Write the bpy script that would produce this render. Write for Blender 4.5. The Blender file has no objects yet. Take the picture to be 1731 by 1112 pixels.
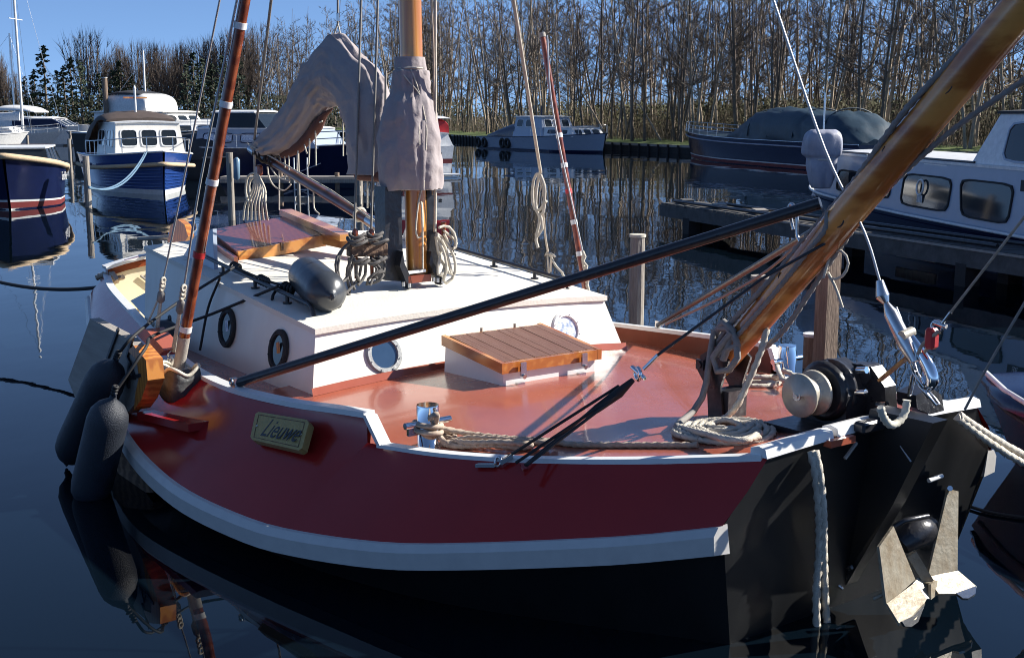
import bpy, math, random
import numpy as np
from mathutils import Vector, Matrix, noise
random.seed(7)
SC = bpy.context.scene
R = math.radians
# ------------------------------------------------------------------ camera, sky, sun
CAMH = 2.2
PITCH = math.atan((556 - 195) / 2050.0)
cd = bpy.data.cameras.new("camera"); cam = bpy.data.objects.new("camera", cd)
SC.collection.objects.link(cam); SC.camera = cam
cam.location = (0, 0, CAMH); cam.rotation_euler = (R(90) - PITCH, 0, 0)
cd.sensor_width = 36; cd.lens = 2050 / 1731 * 36; cd.clip_start = .05; cd.clip_end = 5000
SUN = Vector((1.483, .347, 1.0)).normalized()
w = bpy.data.worlds.new("World"); SC.world = w; w.use_nodes = True
nt = w.node_tree; bg = nt.nodes["Background"]
sky = nt.nodes.new("ShaderNodeTexSky"); sky.sky_type = 'NISHITA'; sky.sun_disc = False
sky.sun_elevation = math.asin(SUN.z); sky.sun_rotation = math.atan2(SUN.x, SUN.y)
sky.altitude = 4000; sky.air_density = 1.0; sky.dust_density = 0; sky.ozone_density = 2.0
tcw = nt.nodes.new("ShaderNodeTexCoord"); va = nt.nodes.new("ShaderNodeVectorMath"); va.operation = 'ADD'; va.inputs[1].default_value = (0, 0, .11)
vn = nt.nodes.new("ShaderNodeVectorMath"); vn.operation = 'NORMALIZE'
nt.links.new(tcw.outputs["Generated"], va.inputs[0]); nt.links.new(va.outputs[0], vn.inputs[0]); nt.links.new(vn.outputs[0], sky.inputs["Vector"])
tint = nt.nodes.new("ShaderNodeVectorMath"); tint.operation = 'MULTIPLY'; tint.inputs[1].default_value = (.88, .97, 1.06)   # the phone's cool white balance
nt.links.new(sky.outputs[0], tint.inputs[0]); nt.links.new(tint.outputs[0], bg.inputs[0]); bg.inputs[1].default_value = .082
sd = bpy.data.lights.new("sun", 'SUN'); so = bpy.data.objects.new("sun", sd); SC.collection.objects.link(so)
sd.energy = 5.0; sd.angle = R(.5); sd.color = (1, .955, .88)
so.rotation_euler = SUN.to_track_quat('Z', 'Y').to_euler()
SC.view_settings.view_transform = 'Standard'; SC.view_settings.look = 'None'
SC.view_settings.exposure = 1.02; SC.view_settings.gamma = 1; SC.view_settings.use_curve_mapping = False
SC.render.engine = 'CYCLES'; SC.cycles.pixel_filter_type = 'BLACKMAN_HARRIS'; SC.cycles.filter_width = 1.0

# ------------------------------------------------------------------ the boat's own frame: u aft, v starboard, z up
YAW = R(36.3844)
AFT = Vector((-math.sin(YAW), math.cos(YAW), 0)); STB = Vector((-math.cos(YAW), -math.sin(YAW), 0))
O = Vector((3.5197, 2.5934, 0))
BM = Matrix(((AFT.x, STB.x, 0, O.x), (AFT.y, STB.y, 0, O.y), (0, 0, 1, 0), (0, 0, 0, 1)))
def ray(px, py):
    a = (px - 865.5) / 2050; b = -(py - 556) / 2050; c, s = math.cos(PITCH), math.sin(PITCH)
    return Vector((a, c + b * s, -s + b * c))
CAM = Vector((0, 0, CAMH))
def loc(p): q = p - O; return Vector((q.dot(AFT), q.dot(STB), p.z))
def Gz(px, py, z=0.): d = ray(px, py); return CAM + d * ((z - CAMH) / d.z)
def Pz(px, py, z): return loc(Gz(px, py, z))
def Pv(px, py, v): d = ray(px, py); return loc(CAM + d * ((v - (CAM - O).dot(STB)) / d.dot(STB)))
def Pu(px, py, u): d = ray(px, py); return loc(CAM + d * ((u - (CAM - O).dot(AFT)) / d.dot(AFT)))
def Gy(px, py, y): d = ray(px, py); return CAM + d * (y / d.y)

# ------------------------------------------------------------------ materials
def mat(name, col, rough=.5, metal=0., col2=None, ns=6., amt=.5, bump=0., bs=40., spec=.5, coat=0., stretch=(1, 1, 1), kind='noise', alpha=1., rvar=0., trans=0., detail=5.):
    m = bpy.data.materials.new(name); m.use_nodes = True; t = m.node_tree; b = t.nodes["Principled BSDF"]
    b.inputs["Roughness"].default_value = rough; b.inputs["Metallic"].default_value = metal
    b.inputs["Specular IOR Level"].default_value = spec; b.inputs["Coat Weight"].default_value = coat
    b.inputs["Coat Roughness"].default_value = .05
    if trans: b.inputs["Transmission Weight"].default_value = trans
    c4 = (*col, 1); b.inputs["Base Color"].default_value = c4
    tc = t.nodes.new("ShaderNodeTexCoord"); mp = t.nodes.new("ShaderNodeMapping"); mp.inputs["Scale"].default_value = stretch
    t.links.new(tc.outputs["Object"], mp.inputs[0])
    if col2 is None: col2 = tuple(x * .72 for x in col)
    if kind == 'wave':
        n = t.nodes.new("ShaderNodeTexWave"); n.inputs["Scale"].default_value = ns; n.inputs["Distortion"].default_value = 6; n.inputs["Detail"].default_value = 4; n.inputs["Detail Scale"].default_value = 1.6
        fo = n.outputs["Fac"]
    else:
        n = t.nodes.new("ShaderNodeTexNoise"); n.inputs["Scale"].default_value = ns; n.inputs["Detail"].default_value = detail; n.inputs["Roughness"].default_value = .65
        fo = n.outputs["Fac"]
    t.links.new(mp.outputs[0], n.inputs["Vector"])
    cr = t.nodes.new("ShaderNodeValToRGB"); cr.color_ramp.elements[0].position = .5 - amt * .5; cr.color_ramp.elements[1].position = .5 + amt * .5
    cr.color_ramp.elements[0].color = (*col2, 1); cr.color_ramp.elements[1].color = c4
    t.links.new(fo, cr.inputs[0]); t.links.new(cr.outputs[0], b.inputs["Base Color"])
    if rvar:
        mr = t.nodes.new("ShaderNodeMapRange"); mr.inputs[3].default_value = max(.02, rough - rvar); mr.inputs[4].default_value = rough + rvar
        n3 = t.nodes.new("ShaderNodeTexNoise"); n3.inputs["Scale"].default_value = ns * 1.7; n3.inputs["Detail"].default_value = 6
        t.links.new(mp.outputs[0], n3.inputs["Vector"]); t.links.new(n3.outputs["Fac"], mr.inputs[0]); t.links.new(mr.outputs[0], b.inputs["Roughness"])
    if bump:
        n2 = t.nodes.new("ShaderNodeTexNoise"); n2.inputs["Scale"].default_value = bs; n2.inputs["Detail"].default_value = 4
        t.links.new(mp.outputs[0], n2.inputs["Vector"])
        bp = t.nodes.new("ShaderNodeBump"); bp.inputs["Strength"].default_value = bump; bp.inputs["Distance"].default_value = .01
        t.links.new(n2.outputs["Fac"], bp.inputs["Height"]); t.links.new(bp.outputs[0], b.inputs["Normal"])
    return m
M = {}
def defm(k, *a, **kw): M[k] = mat(k, *a, **kw)
defm('red_paint', (.38, .018, .016), .17, col2=(.26, .012, .011), ns=1.6, amt=.9, bump=.22, bs=3.5, rvar=.1)
defm('black_paint', (.006, .0068, .008), .4, col2=(.010, .0105, .011), ns=3.5, amt=.5, bump=.05, bs=4, rvar=.14, stretch=(1, 1, .35))
defm('grey_white_paint', (.58, .56, .52), .38, col2=(.44, .43, .41), ns=9, amt=.8, bump=.15, bs=20)
defm('white_paint', (.78, .78, .76), .32, col2=(.66, .66, .64), ns=7, amt=.9, bump=.08, bs=12)
defm('cabin_white', (.80, .775, .71), .38, col2=(.64, .60, .52), ns=3.4, amt=.8, bump=.12, bs=9, rvar=.08, stretch=(1, 1, .45), detail=9.)
defm('roof_white', (.80, .765, .67), .5, col2=(.64, .60, .52), ns=3, amt=1., bump=.2, bs=60, rvar=.1)
defm('deck_red', (.43, .12, .064), .24, col2=(.27, .070, .045), ns=2.6, amt=1., bump=.12, bs=14, rvar=.12, coat=.25)
defm('bulwark_brown', (.22, .055, .028), .3, col2=(.17, .04, .02), ns=5, bump=.1)
defm('beige_paint', (.72, .64, .46), .5, col2=(.62, .54, .38), ns=5)
defm('varnish', (.64, .28, .07), .22, col2=(.36, .115, .025), ns=3.2, amt=.9, kind='wave', stretch=(.25, 1.6, 1.6), coat=.5, bump=.08, bs=30)
defm('varnish_mast', (.66, .31, .075), .2, col2=(.42, .15, .03), ns=6, amt=1., kind='wave', stretch=(1, 1, .05), coat=.6)
defm('mahogany', (.25, .062, .022), .25, col2=(.14, .03, .012), ns=5, amt=.8, kind='wave', stretch=(1.6, .3, 1), coat=.5)
defm('boom_brown', (.12, .045, .035), .3, col2=(.07, .025, .02), ns=5, kind='wave', stretch=(.2, 2, 2), coat=.4)
defm('weathered_wood', (.20, .12, .07), .75, col2=(.09, .05, .03), ns=9, kind='wave', stretch=(.3, 2, 2), bump=.5, bs=40)
defm('oiled_plank', (.22, .112, .072), .42, col2=(.13, .062, .042), ns=11, amt=.9, stretch=(.5, 3, 1), bump=.4, bs=60, rvar=.15)
defm('pile_wood', (.30, .22, .16), .9, col2=(.11, .075, .055), ns=7, amt=.6, stretch=(6, 6, .6), bump=.8, bs=25)
defm('pile_light', (.42, .38, .32), .9, col2=(.16, .13, .11), ns=7, amt=.6, stretch=(6, 6, .5), bump=.8, bs=25)
defm('dock_wood', (.11, .105, .10), .85, col2=(.05, .048, .045), ns=6, stretch=(3, .5, 1), bump=.5, bs=20)
defm('grey_wood', (.36, .33, .29), .8, col2=(.25, .22, .19), ns=5, stretch=(.4, 3, 3), bump=.3, bs=30)
defm('black_steel', (.012, .012, .014), .32, col2=(.03, .03, .034), ns=12, bump=.3, bs=25, rvar=.12)
defm('chrome', (.80, .80, .80), .06, 1., col2=(.72, .72, .72), ns=4)
defm('steel', (.60, .60, .60), .25, 1., col2=(.45, .45, .45), ns=20)
defm('wire', (.42, .43, .44), .45, .6, col2=(.4, .4, .4), ns=60)
defm('galvanised', (.36, .33, .26), .5, .3, col2=(.20, .15, .09), ns=11, amt=.45, bump=.4, bs=35)
defm('brass_dull', (.56, .52, .43), .45, .35, col2=(.36, .32, .25), ns=12, bump=.2)
defm('plate_brass', (.46, .33, .11), .45, .25, col2=(.30, .21, .07), ns=16, amt=.8, bump=.4, bs=60)
defm('zinc_ring', (.36, .37, .37), .55, .2, col2=(.24, .25, .25), ns=30, bump=.3, bs=60)
defm('rope_white', (.68, .63, .53), .9, col2=(.36, .32, .26), ns=14, amt=.7, bump=.6, bs=220)
defm('rope_dark', (.13, .12, .115), .9, col2=(.08, .075, .07), ns=30)
defm('rope_grey', (.27, .25, .235), .9, col2=(.18, .17, .155), ns=30)
defm('rope_black', (.014, .014, .015), .7, ns=30)
defm('rope_tan', (.50, .41, .32), .85, col2=(.26, .19, .14), ns=30)
defm('fender_blue', (.016, .022, .034), .55, col2=(.010, .014, .022), ns=25, bump=.5, bs=160)
defm('fender_dark', (.045, .052, .062), .33, col2=(.03, .034, .04), ns=8, bump=.15, bs=20, rvar=.1)
defm('sail_cloth', (.35, .31, .30), .85, col2=(.27, .228, .234), ns=8, amt=.8, bump=.5, bs=30)
defm('tan_sail', (.13, .045, .03), .85, col2=(.08, .03, .022), ns=8, bump=.6, bs=12)
defm('bag_cloth', (.035, .037, .038), .6, col2=(.06, .06, .06), ns=8, bump=.8, bs=20)
defm('canvas_white', (.62, .58, .47), .8, ns=9, bump=.6, bs=20)
defm('black_canvas', (.018, .018, .02), .7, col2=(.035, .035, .037), ns=5, bump=.6, bs=10)
defm('brown_canvas', (.075, .052, .042), .8, col2=(.05, .036, .03), ns=5, bump=.5, bs=8)
defm('blue_canvas', (.018, .045, .065), .5, col2=(.010, .026, .042), ns=3, bump=.8, bs=5)
defm('grey_canvas', (.36, .37, .44), .5, col2=(.26, .27, .33), ns=6, bump=.8, bs=9)
defm('navy_paint', (.008, .013, .05), .2, col2=(.006, .010, .036), ns=3, bump=.05, bs=6, spec=.35)
defm('blue_paint', (.02, .06, .24), .15, col2=(.016, .05, .2), ns=3, bump=.05, bs=6, coat=.4)
defm('lightblue_paint', (.16, .26, .36), .3, ns=3)
defm('greyblue_paint_and_shade', (.33, .38, .46), .3, col2=(.28, .33, .41), ns=3)  # grey-blue paint; on the white cruiser's cabin it stands in for shade
defm('maroon_paint', (.045, .01, .012), .25, col2=(.03, .008, .01), ns=3)
defm('antifoul_red', (.16, .02, .02), .6, ns=5)
defm('boot_white', (.68, .70, .70), .4, col2=(.5, .52, .5), ns=5)
defm('glass_dark', (.012, .016, .02), .05, col2=(.02, .026, .03), ns=3, spec=.45)
defm('glass_blue', (.035, .07, .13), .05, col2=(.02, .045, .09), ns=4, spec=.9, coat=.5)
defm('curtain_pattern', (.75, .78, .84), .25, col2=(.22, .30, .44), ns=32, amt=.25, coat=.6)
defm('rubber', (.02, .02, .02), .8, ns=20)
defm('rope_fender', (.60, .46, .30), .95, col2=(.42, .30, .18), ns=30, bump=1., bs=60)
defm('white_plastic', (.80, .80, .78), .35, ns=10)
defm('red_plastic', (.55, .03, .03), .4, ns=10)
defm('orange_wood', (.60, .24, .05), .3, col2=(.42, .14, .03), ns=7, kind='wave', stretch=(1, 1, .3), coat=.4)
defm('bark', (.22, .17, .125), .95, col2=(.055, .043, .033), ns=4, amt=.6, stretch=(5, 5, .7))
defm('bark_pale', (.52, .42, .31), .95, col2=(.12, .095, .07), ns=3, amt=.6, stretch=(5, 5, .7))
defm('twig', (.095, .072, .058), .95, col2=(.055, .041, .034), ns=2)
defm('twig_light', (.20, .165, .12), .95, col2=(.12, .095, .065), ns=1)
defm('stems', (.135, .108, .066), .95, col2=(.065, .052, .033), ns=.6)
defm('olive_leaf', (.095, .095, .034), .9, col2=(.045, .042, .019), ns=.5, amt=.9)
defm('dark_brush', (.045, .05, .026), .95, col2=(.02, .023, .014), ns=.4)
defm('conifer', (.034, .052, .026), .9, col2=(.016, .027, .015), ns=1.2)
defm('grass', (.13, .18, .035), .95, col2=(.07, .095, .025), ns=1.2, amt=.8, bump=.6, bs=30)
defm('forest_floor', (.075, .055, .035), .95, col2=(.04, .03, .02), ns=.8, amt=.8, bump=.6, bs=8)
defm('quay_timber', (.035, .033, .032), .9, col2=(.018, .017, .017), ns=5, bump=.5)
defm('brick_red', (.25, .07, .045), .9, ns=10)

def water_mat():
    m = bpy.data.materials.new("water"); m.use_nodes = True; t = m.node_tree; b = t.nodes["Principled BSDF"]
    b.inputs["Base Color"].default_value = (.0016, .0042, .0075, 1); b.inputs["Roughness"].default_value = .015
    b.inputs["IOR"].default_value = 1.333; b.inputs["Specular IOR Level"].default_value = .5
    tc = t.nodes.new("ShaderNodeTexCoord")
    acc = None
    for sc, st, amp, det in ((1.7, (1, .5, 1), .0062, 2), (.35, (1, .6, 1), .022, 1), (7., (1, .7, 1), .0006, 2)):
        mp = t.nodes.new("ShaderNodeMapping"); mp.inputs["Scale"].default_value = st; t.links.new(tc.outputs["Object"], mp.inputs[0])
        n = t.nodes.new("ShaderNodeTexNoise"); n.inputs["Scale"].default_value = sc; n.inputs["Detail"].default_value = det; t.links.new(mp.outputs[0], n.inputs["Vector"])
        mu = t.nodes.new("ShaderNodeMath"); mu.operation = 'MULTIPLY'; mu.inputs[1].default_value = amp; t.links.new(n.outputs["Fac"], mu.inputs[0])
        if acc is None: acc = mu
        else:
            ad = t.nodes.new("ShaderNodeMath"); ad.operation = 'ADD'; t.links.new(acc.outputs[0], ad.inputs[0]); t.links.new(mu.outputs[0], ad.inputs[1]); acc = ad
    # calmer and rougher patches, as wind makes them
    pm = t.nodes.new("ShaderNodeMapping"); pm.inputs["Scale"].default_value = (.05, .09, 1); t.links.new(tc.outputs["Object"], pm.inputs[0])
    pn = t.nodes.new("ShaderNodeTexNoise"); pn.inputs["Scale"].default_value = 1.; pn.inputs["Detail"].default_value = 3; t.links.new(pm.outputs[0], pn.inputs["Vector"])
    mr = t.nodes.new("ShaderNodeMapRange"); mr.inputs[1].default_value = .4; mr.inputs[2].default_value = .62; mr.inputs[3].default_value = .25; mr.inputs[4].default_value = 1.; t.links.new(pn.outputs["Fac"], mr.inputs[0])
    m2 = t.nodes.new("ShaderNodeMath"); m2.operation = 'MULTIPLY'; t.links.new(acc.outputs[0], m2.inputs[0]); t.links.new(mr.outputs[0], m2.inputs[1])
    bp = t.nodes.new("ShaderNodeBump"); bp.inputs["Strength"].default_value = 1; bp.inputs["Distance"].default_value = 1.
    t.links.new(m2.outputs[0], bp.inputs["Height"]); t.links.new(bp.outputs[0], b.inputs["Normal"])
    return m
M['water'] = water_mat()

# ------------------------------------------------------------------ mesh helpers
def smooth_curve(pts, per=8):
    P = [Vector(p) for p in pts]
    if len(P) < 3: return [P[0].lerp(P[-1], i / per) for i in range(per + 1)]
    out = []
    for i in range(len(P) - 1):
        a = P[i - 1] if i else P[0] * 2 - P[1]; b = P[i]; c = P[i + 1]; d = P[i + 2] if i + 2 < len(P) else P[-1] * 2 - P[-2]
        for k in range(per):
            t = k / per
            out.append(.5 * ((2 * b) + (c - a) * t + (2 * a - 5 * b + 4 * c - d) * t * t + (3 * b - a - 3 * c + d) * t ** 3))
    out.append(P[-1]); return out
def resample(pts, step):
    out = [pts[0]]; acc = 0.
    for a, b in zip(pts, pts[1:]):
        L = (b - a).length
        if L < 1e-9: continue
        d = step - acc
        while d <= L:
            out.append(a.lerp(b, d / L)); d += step
        acc = (L - (d - step))
    if (out[-1] - pts[-1]).length > step * .3: out.append(pts[-1])
    return out
class MB:
    def __init__(s): s.v = []; s.f = []; s.sm = []
    def add(s, v, f, sm=False):
        o = len(s.v); s.v += [tuple(x) for x in v]; s.f += [tuple(i + o for i in q) for q in f]; s.sm += [sm] * len(f); return s
    def box(s, c, d, rot=None, bev=0.):
        c = Vector(c); hx, hy, hz = d[0] / 2, d[1] / 2, d[2] / 2
        if bev:
            k = min(bev, hx * .9, hy * .9, hz * .9); vs = []
            # bevelled box: 24 verts
            fs = []; idx = {}
            for sx in (-1, 1):
                for sy in (-1, 1):
                    for sz in (-1, 1):
                        for ax in range(3):
                            p = [sx * (hx - k), sy * (hy - k), sz * (hz - k)]; p[ax] += (sx, sy, sz)[ax] * k
                            idx[(sx, sy, sz, ax)] = len(vs); vs.append(Vector(p))
            for ax in range(3):
                o1, o2 = [a for a in range(3) if a != ax]
                for sg in (-1, 1):
                    q = []
                    for (a, b) in ((-1, -1), (1, -1), (1, 1), (-1, 1)):
                        t = [0, 0, 0]; t[ax] = sg; t[o1] = a; t[o2] = b; q.append(idx[(t[0], t[1], t[2], ax)])
                    fs.append(q)
                for a in (-1, 1):
                    for b in (-1, 1):
                        t1 = [0, 0, 0]; t2 = [0, 0, 0]; t1[ax] = -1; t2[ax] = 1; t1[o1] = t2[o1] = a; t1[o2] = t2[o2] = b
                        fs.append([idx[(*t1, o1)], idx[(*t2, o1)], idx[(*t2, o2)], idx[(*t1, o2)]])
            for sx in (-1, 1):
                for sy in (-1, 1):
                    for sz in (-1, 1): fs.append([idx[(sx, sy, sz, 0)], idx[(sx, sy, sz, 1)], idx[(sx, sy, sz, 2)]])
        else:
            vs = [Vector((x, y, z)) for x in (-hx, hx) for y in (-hy, hy) for z in (-hz, hz)]
            fs = [(0, 1, 3, 2), (4, 6, 7, 5), (0, 4, 5, 1), (2, 3, 7, 6), (0, 2, 6, 4), (1, 5, 7, 3)]
        if rot is not None: vs = [rot @ p for p in vs]
        return s.add([c + p for p in vs], fs)
    def beam(s, a, b, w, h, up=(0, 0, 1), bev=0.):
        a = Vector(a); b = Vector(b); x = (b - a); L = x.length; x.normalize(); up = Vector(up)
        y = up.cross(x)
        if y.length < 1e-4: y = Vector((1, 0, 0)).cross(x)
        y.normalize(); z = x.cross(y)
        return s.box((a + b) / 2, (L, w, h), Matrix((x, y, z)).transposed(), bev)
    def tube(s, pts, r, n=8, cap=True, sm=True, lobes=0, pitch=.05, flat=1.):
        P = [Vector(p) for p in pts]; m = len(P)
        rr = r if isinstance(r, (list, tuple)) else [r] * m
        T = []
        for i in range(m):
            t = P[min(i + 1, m - 1)] - P[max(i - 1, 0)]
            T.append(t.normalized() if t.length > 1e-9 else Vector((0, 0, 1)))
        nrm = Vector((0, 0, 1)) if abs(T[0].z) < .9 else Vector((1, 0, 0))
        nrm = (nrm - T[0] * nrm.dot(T[0])).normalized(); vs = []; L = 0.
        for i in range(m):
            nrm = nrm - T[i] * nrm.dot(T[i]); nrm.normalize(); bn = T[i].cross(nrm)
            if i: L += (P[i] - P[i - 1]).length
            for k in range(n):
                a = 2 * math.pi * k / n; q = rr[i]
                if lobes: q *= 1 + .24 * math.cos(lobes * (a - 2 * math.pi * L / pitch / 1.))
                vs.append(P[i] + nrm * (math.cos(a) * q * flat) + bn * (math.sin(a) * q))
        fs = [(i * n + k, i * n + (k + 1) % n, (i + 1) * n + (k + 1) % n, (i + 1) * n + k) for i in range(m - 1) for k in range(n)]
        s.add(vs, fs, sm)
        if cap and n > 2: s.add(vs[:n], [tuple(range(n - 1, -1, -1))]); s.add(vs[(m - 1) * n:], [tuple(range(n))])
        return s
    def cyl(s, a, b, r, r2=None, n=16, sm=True): return s.tube([a, b], [r, r if r2 is None else r2], n, True, sm)
    def ring(s, c, axis, R_, r, n=24, k=8):
        axis = Vector(axis).normalized(); x = axis.orthogonal().normalized(); y = axis.cross(x); c = Vector(c)
        vs = []
        for i in range(n):
            a = 2 * math.pi * i / n; d = x * math.cos(a) + y * math.sin(a)
            for j in range(k):
                b = 2 * math.pi * j / k; vs.append(c + d * (R_ + r * math.cos(b)) + axis * (r * math.sin(b)))
        fs = [(i * k + j, ((i + 1) % n) * k + j, ((i + 1) % n) * k + (j + 1) % k, i * k + (j + 1) % k) for i in range(n) for j in range(k)]
        return s.add(vs, fs, True)
    def lathe(s, a, b, prof, n=20, sm=True):
        a = Vector(a); b = Vector(b); d = b - a
        return s.tube([a + d * t for t, _ in prof], [r for _, r in prof], n, True, sm)
    def loft(s, secs, sm=True, closed=False, cap=False):
        n = len(secs[0]); vs = [p for q in secs for p in q]; kk = n if closed else n - 1
        fs = [(i * n + k, i * n + (k + 1) % n, (i + 1) * n + (k + 1) % n, (i + 1) * n + k) for i in range(len(secs) - 1) for k in range(kk)]
        if cap: fs += [tuple(range(n - 1, -1, -1)), tuple(range((len(secs) - 1) * n, len(secs) * n))]
        return s.add(vs, fs, sm)
    def prism(s, poly, off):
        P = [Vector(p) for p in poly]; off = Vector(off); n = len(P)
        vs = P + [p + off for p in P]
        fs = [tuple(range(n - 1, -1, -1)), tuple(range(n, 2 * n))] + [(i, (i + 1) % n, n + (i + 1) % n, n + i) for i in range(n)]
        return s.add(vs, fs)
    def sheet(s, poly, t):
        P = [Vector(p) for p in poly]; nn = (P[1] - P[0]).cross(P[-1] - P[0]).normalized(); return s.prism(P, nn * t)
    def strip(s, secs, th):
        """secs: list of (a,b) pairs -> a solid board of thickness th (offset vector or number)"""
        q = []
        for i, (a, b) in enumerate(secs):
            a = Vector(a); b = Vector(b)
            c = secs[min(i + 1, len(secs) - 1)][0]; d = secs[max(i - 1, 0)][0]
            nn = (Vector(c) - Vector(d)).cross(b - a).normalized() * th if not isinstance(th, Vector) else th
            q.append([a, b, b + nn, a + nn])
        return s.loft(q, sm=False, closed=True, cap=True)
COL = SC.collection
def mk(name, mb, m, parent=None, data=None):
    if data is None:
        me = bpy.data.meshes.new(name); me.from_pydata(mb.v, [], mb.f); me.polygons.foreach_set("use_smooth", mb.sm)
        me.materials.append(M[m] if isinstance(m, str) else m); me.update()
        if any(mb.sm) and not all(mb.sm): pass
    else: me = data
    o = bpy.data.objects.new(name, me); COL.objects.link(o)
    if parent: o.parent = parent
    return o
def fixn(o):
    import bmesh
    b = bmesh.new(); b.from_mesh(o.data); bmesh.ops.recalc_face_normals(b, faces=b.faces); b.to_mesh(o.data); b.free(); return o
def tag(o, label=None, cat=None, group=None, kind=None):
    if label: o['label'] = label
    if cat: o['category'] = cat
    if group: o['group'] = group
    if kind: o['kind'] = kind
    return o
def empty(name, mtx, label, cat, group=None):
    o = bpy.data.objects.new(name, None); COL.objects.link(o); o.matrix_world = mtx; o.empty_display_size = .2
    return tag(o, label, cat, group)
def single(name, mb, m, label, cat, mtx=None, group=None, kind=None):
    """a thing that is one mesh, its origin moved to the middle of its base"""
    V = mb.v; lo = [min(v[i] for v in V) for i in range(3)]; hi = [max(v[i] for v in V) for i in range(3)]
    c = Vector(((lo[0] + hi[0]) / 2, (lo[1] + hi[1]) / 2, lo[2])); mb.v = [(v[0] - c.x, v[1] - c.y, v[2] - c.z) for v in V]
    o = mk(name, mb, m); o.matrix_world = (mtx or Matrix()) @ Matrix.Translation(c); return tag(o, label, cat, group, kind)
def bthing(name, at, label, cat, group=None):
    """a thing of several parts on the main boat; parts are drawn in the boat's frame"""
    at = Vector(at); e = empty(name, BM @ Matrix.Translation(at), label, cat, group); e['_o'] = tuple(at); return e
def part(name, mb, m, e):
    if '_o' in e: 
        a = e['_o']; mb.v = [(v[0] - a[0], v[1] - a[1], v[2] - a[2]) for v in mb.v]
    return mk(name, mb, m, e)
def rope(pts, r, per=8, strand=True, mb=None):
    mb = mb or MB(); P = resample(smooth_curve(pts, per), r * (1.3 if strand else 5))
    mb.tube(P, r, 9 if strand else 6, lobes=3 if strand else 0, pitch=r * 7 * 1.5); return mb
def sag(a, b, d, n=8):
    a = Vector(a); b = Vector(b); return [a.lerp(b, i / n) - Vector((0, 0, d * 4 * (i / n) * (1 - i / n))) for i in range(n + 1)]

# ------------------------------------------------------------------ water, land, sky stays the world's
mb = MB(); mb.add([(-700, -60, 0), (700, -60, 0), (700, 900, 0), (-700, 900, 0)], [(0, 1, 2, 3)])
tag(mk('water', mb, 'water'), kind='structure')
SH = [(95, 22), (50, 37), (32, 49), (20.8, 59), (9.7, 71), (6.0, 79), (-.2, 91), (-5, 109), (-14, 130), (-24, 150), (-50, 160), (-90, 164), (-160, 166), (-500, 170)]
LZ = .48
def shore_n(i):
    a = Vector(SH[max(i - 1, 0)]); b = Vector(SH[min(i + 1, len(SH) - 1)]); t = (b - a).normalized(); return Vector((t.y, -t.x))
# land: from the shoreline back
back = [(520, 1500), (-520, 1500)]
mb = MB()
inn = [Vector(p) + shore_n(i) * 0 for i, p in enumerate(SH)]
def inland(i, d): n = shore_n(i); return Vector((SH[i][0] + n.x * d, SH[i][1] + n.y * d))
# check direction of the normal (must point away from the water, +y side)
SG = 1 if inland(4, 5).y > SH[4][1] else -1
def inl(i, d): return inland(i, d * SG)
rows = []
for i in range(len(SH)):
    q = []
    for d, z in ((.25, LZ), (1.2, LZ + .05), (3.2, LZ + .14), (6, LZ + .18)):
        p = inl(i, d); q.append((p.x, p.y, z))
    rows.append(q)
# finer rows along the shore for an uneven grass edge
def fine(rows, k=14):
    out = []
    for a, b in zip(rows, rows[1:]):
        for j in range(k):
            t = j / k; out.append([Vector(x).lerp(Vector(y), t) + Vector((0, 0, .05 * noise.noise(Vector(x).lerp(Vector(y), t) * .6))) for x, y in zip(a, b)])
    out.append([Vector(x) for x in rows[-1]]); return out
mb = MB(); mb.loft(fine(rows), True); tag(mk('grass_bank', mb, 'grass'), kind='structure')
rows2 = []
for i in range(len(SH)):
    q = []
    for d in (5.9, 14, 40): p = inl(i, d); q.append((p.x, p.y, LZ + .175))
    q.append((p.x * 1.2, 1400, LZ + .175)); rows2.append(q)
mb = MB(); mb.loft(rows2, False); tag(mk('forest_ground', mb, 'forest_floor'), kind='structure')
# quay wall of dark boards: uprights and a waling in front of a backing
wallroot = empty('quay_wall', Matrix.Translation((5.6, 66, 0)), 'dark timber quay wall holding the grass bank below the bare trees', 'quay wall')
def wp(p, z): return (p[0] - 5.6, p[1] - 66, z)
mb = MB(); mb.loft([[wp(inl(i, 0), -.6), wp(inl(i, 0), LZ), wp(inl(i, .3), LZ)] for i in range(len(SH))], False); mk('backing_board', mb, 'quay_timber', wallroot)
mb = MB(); mb.strip([(wp(inl(i, -.05), .36), wp(inl(i, -.05), .5)) for i in range(len(SH))], .06); mk('waling', mb, 'grey_wood', wallroot)
mb = MB()
for a, b in zip(range(2, 9), range(3, 10)):
    A = Vector(SH[a]); B_ = Vector(SH[b]); L = (B_ - A).length; nq = max(1, int(L / 1.1))
    for k in range(nq):
        p = A.lerp(B_, k / nq) - shore_n(a) * SG * .12; mb.cyl(wp(p, -.5), wp(p, LZ + .02), .07, n=6)
tag(mk('sheet_pile', mb, 'quay_timber', wallroot), kind='stuff')

# ================================================================== THE RED SAILING BOAT
def crv(pts, per=6):
    P = smooth_curve([(p[0], p[1], p[2]) for p in pts], per); P.sort(key=lambda p: p.x)
    us = [p.x for p in P]; return (lambda u: float(np.interp(u, us, [p.y for p in P]))), (lambda u: float(np.interp(u, us, [p.z for p in P])))
UB0 = 3.20                                                       # bow
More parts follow.
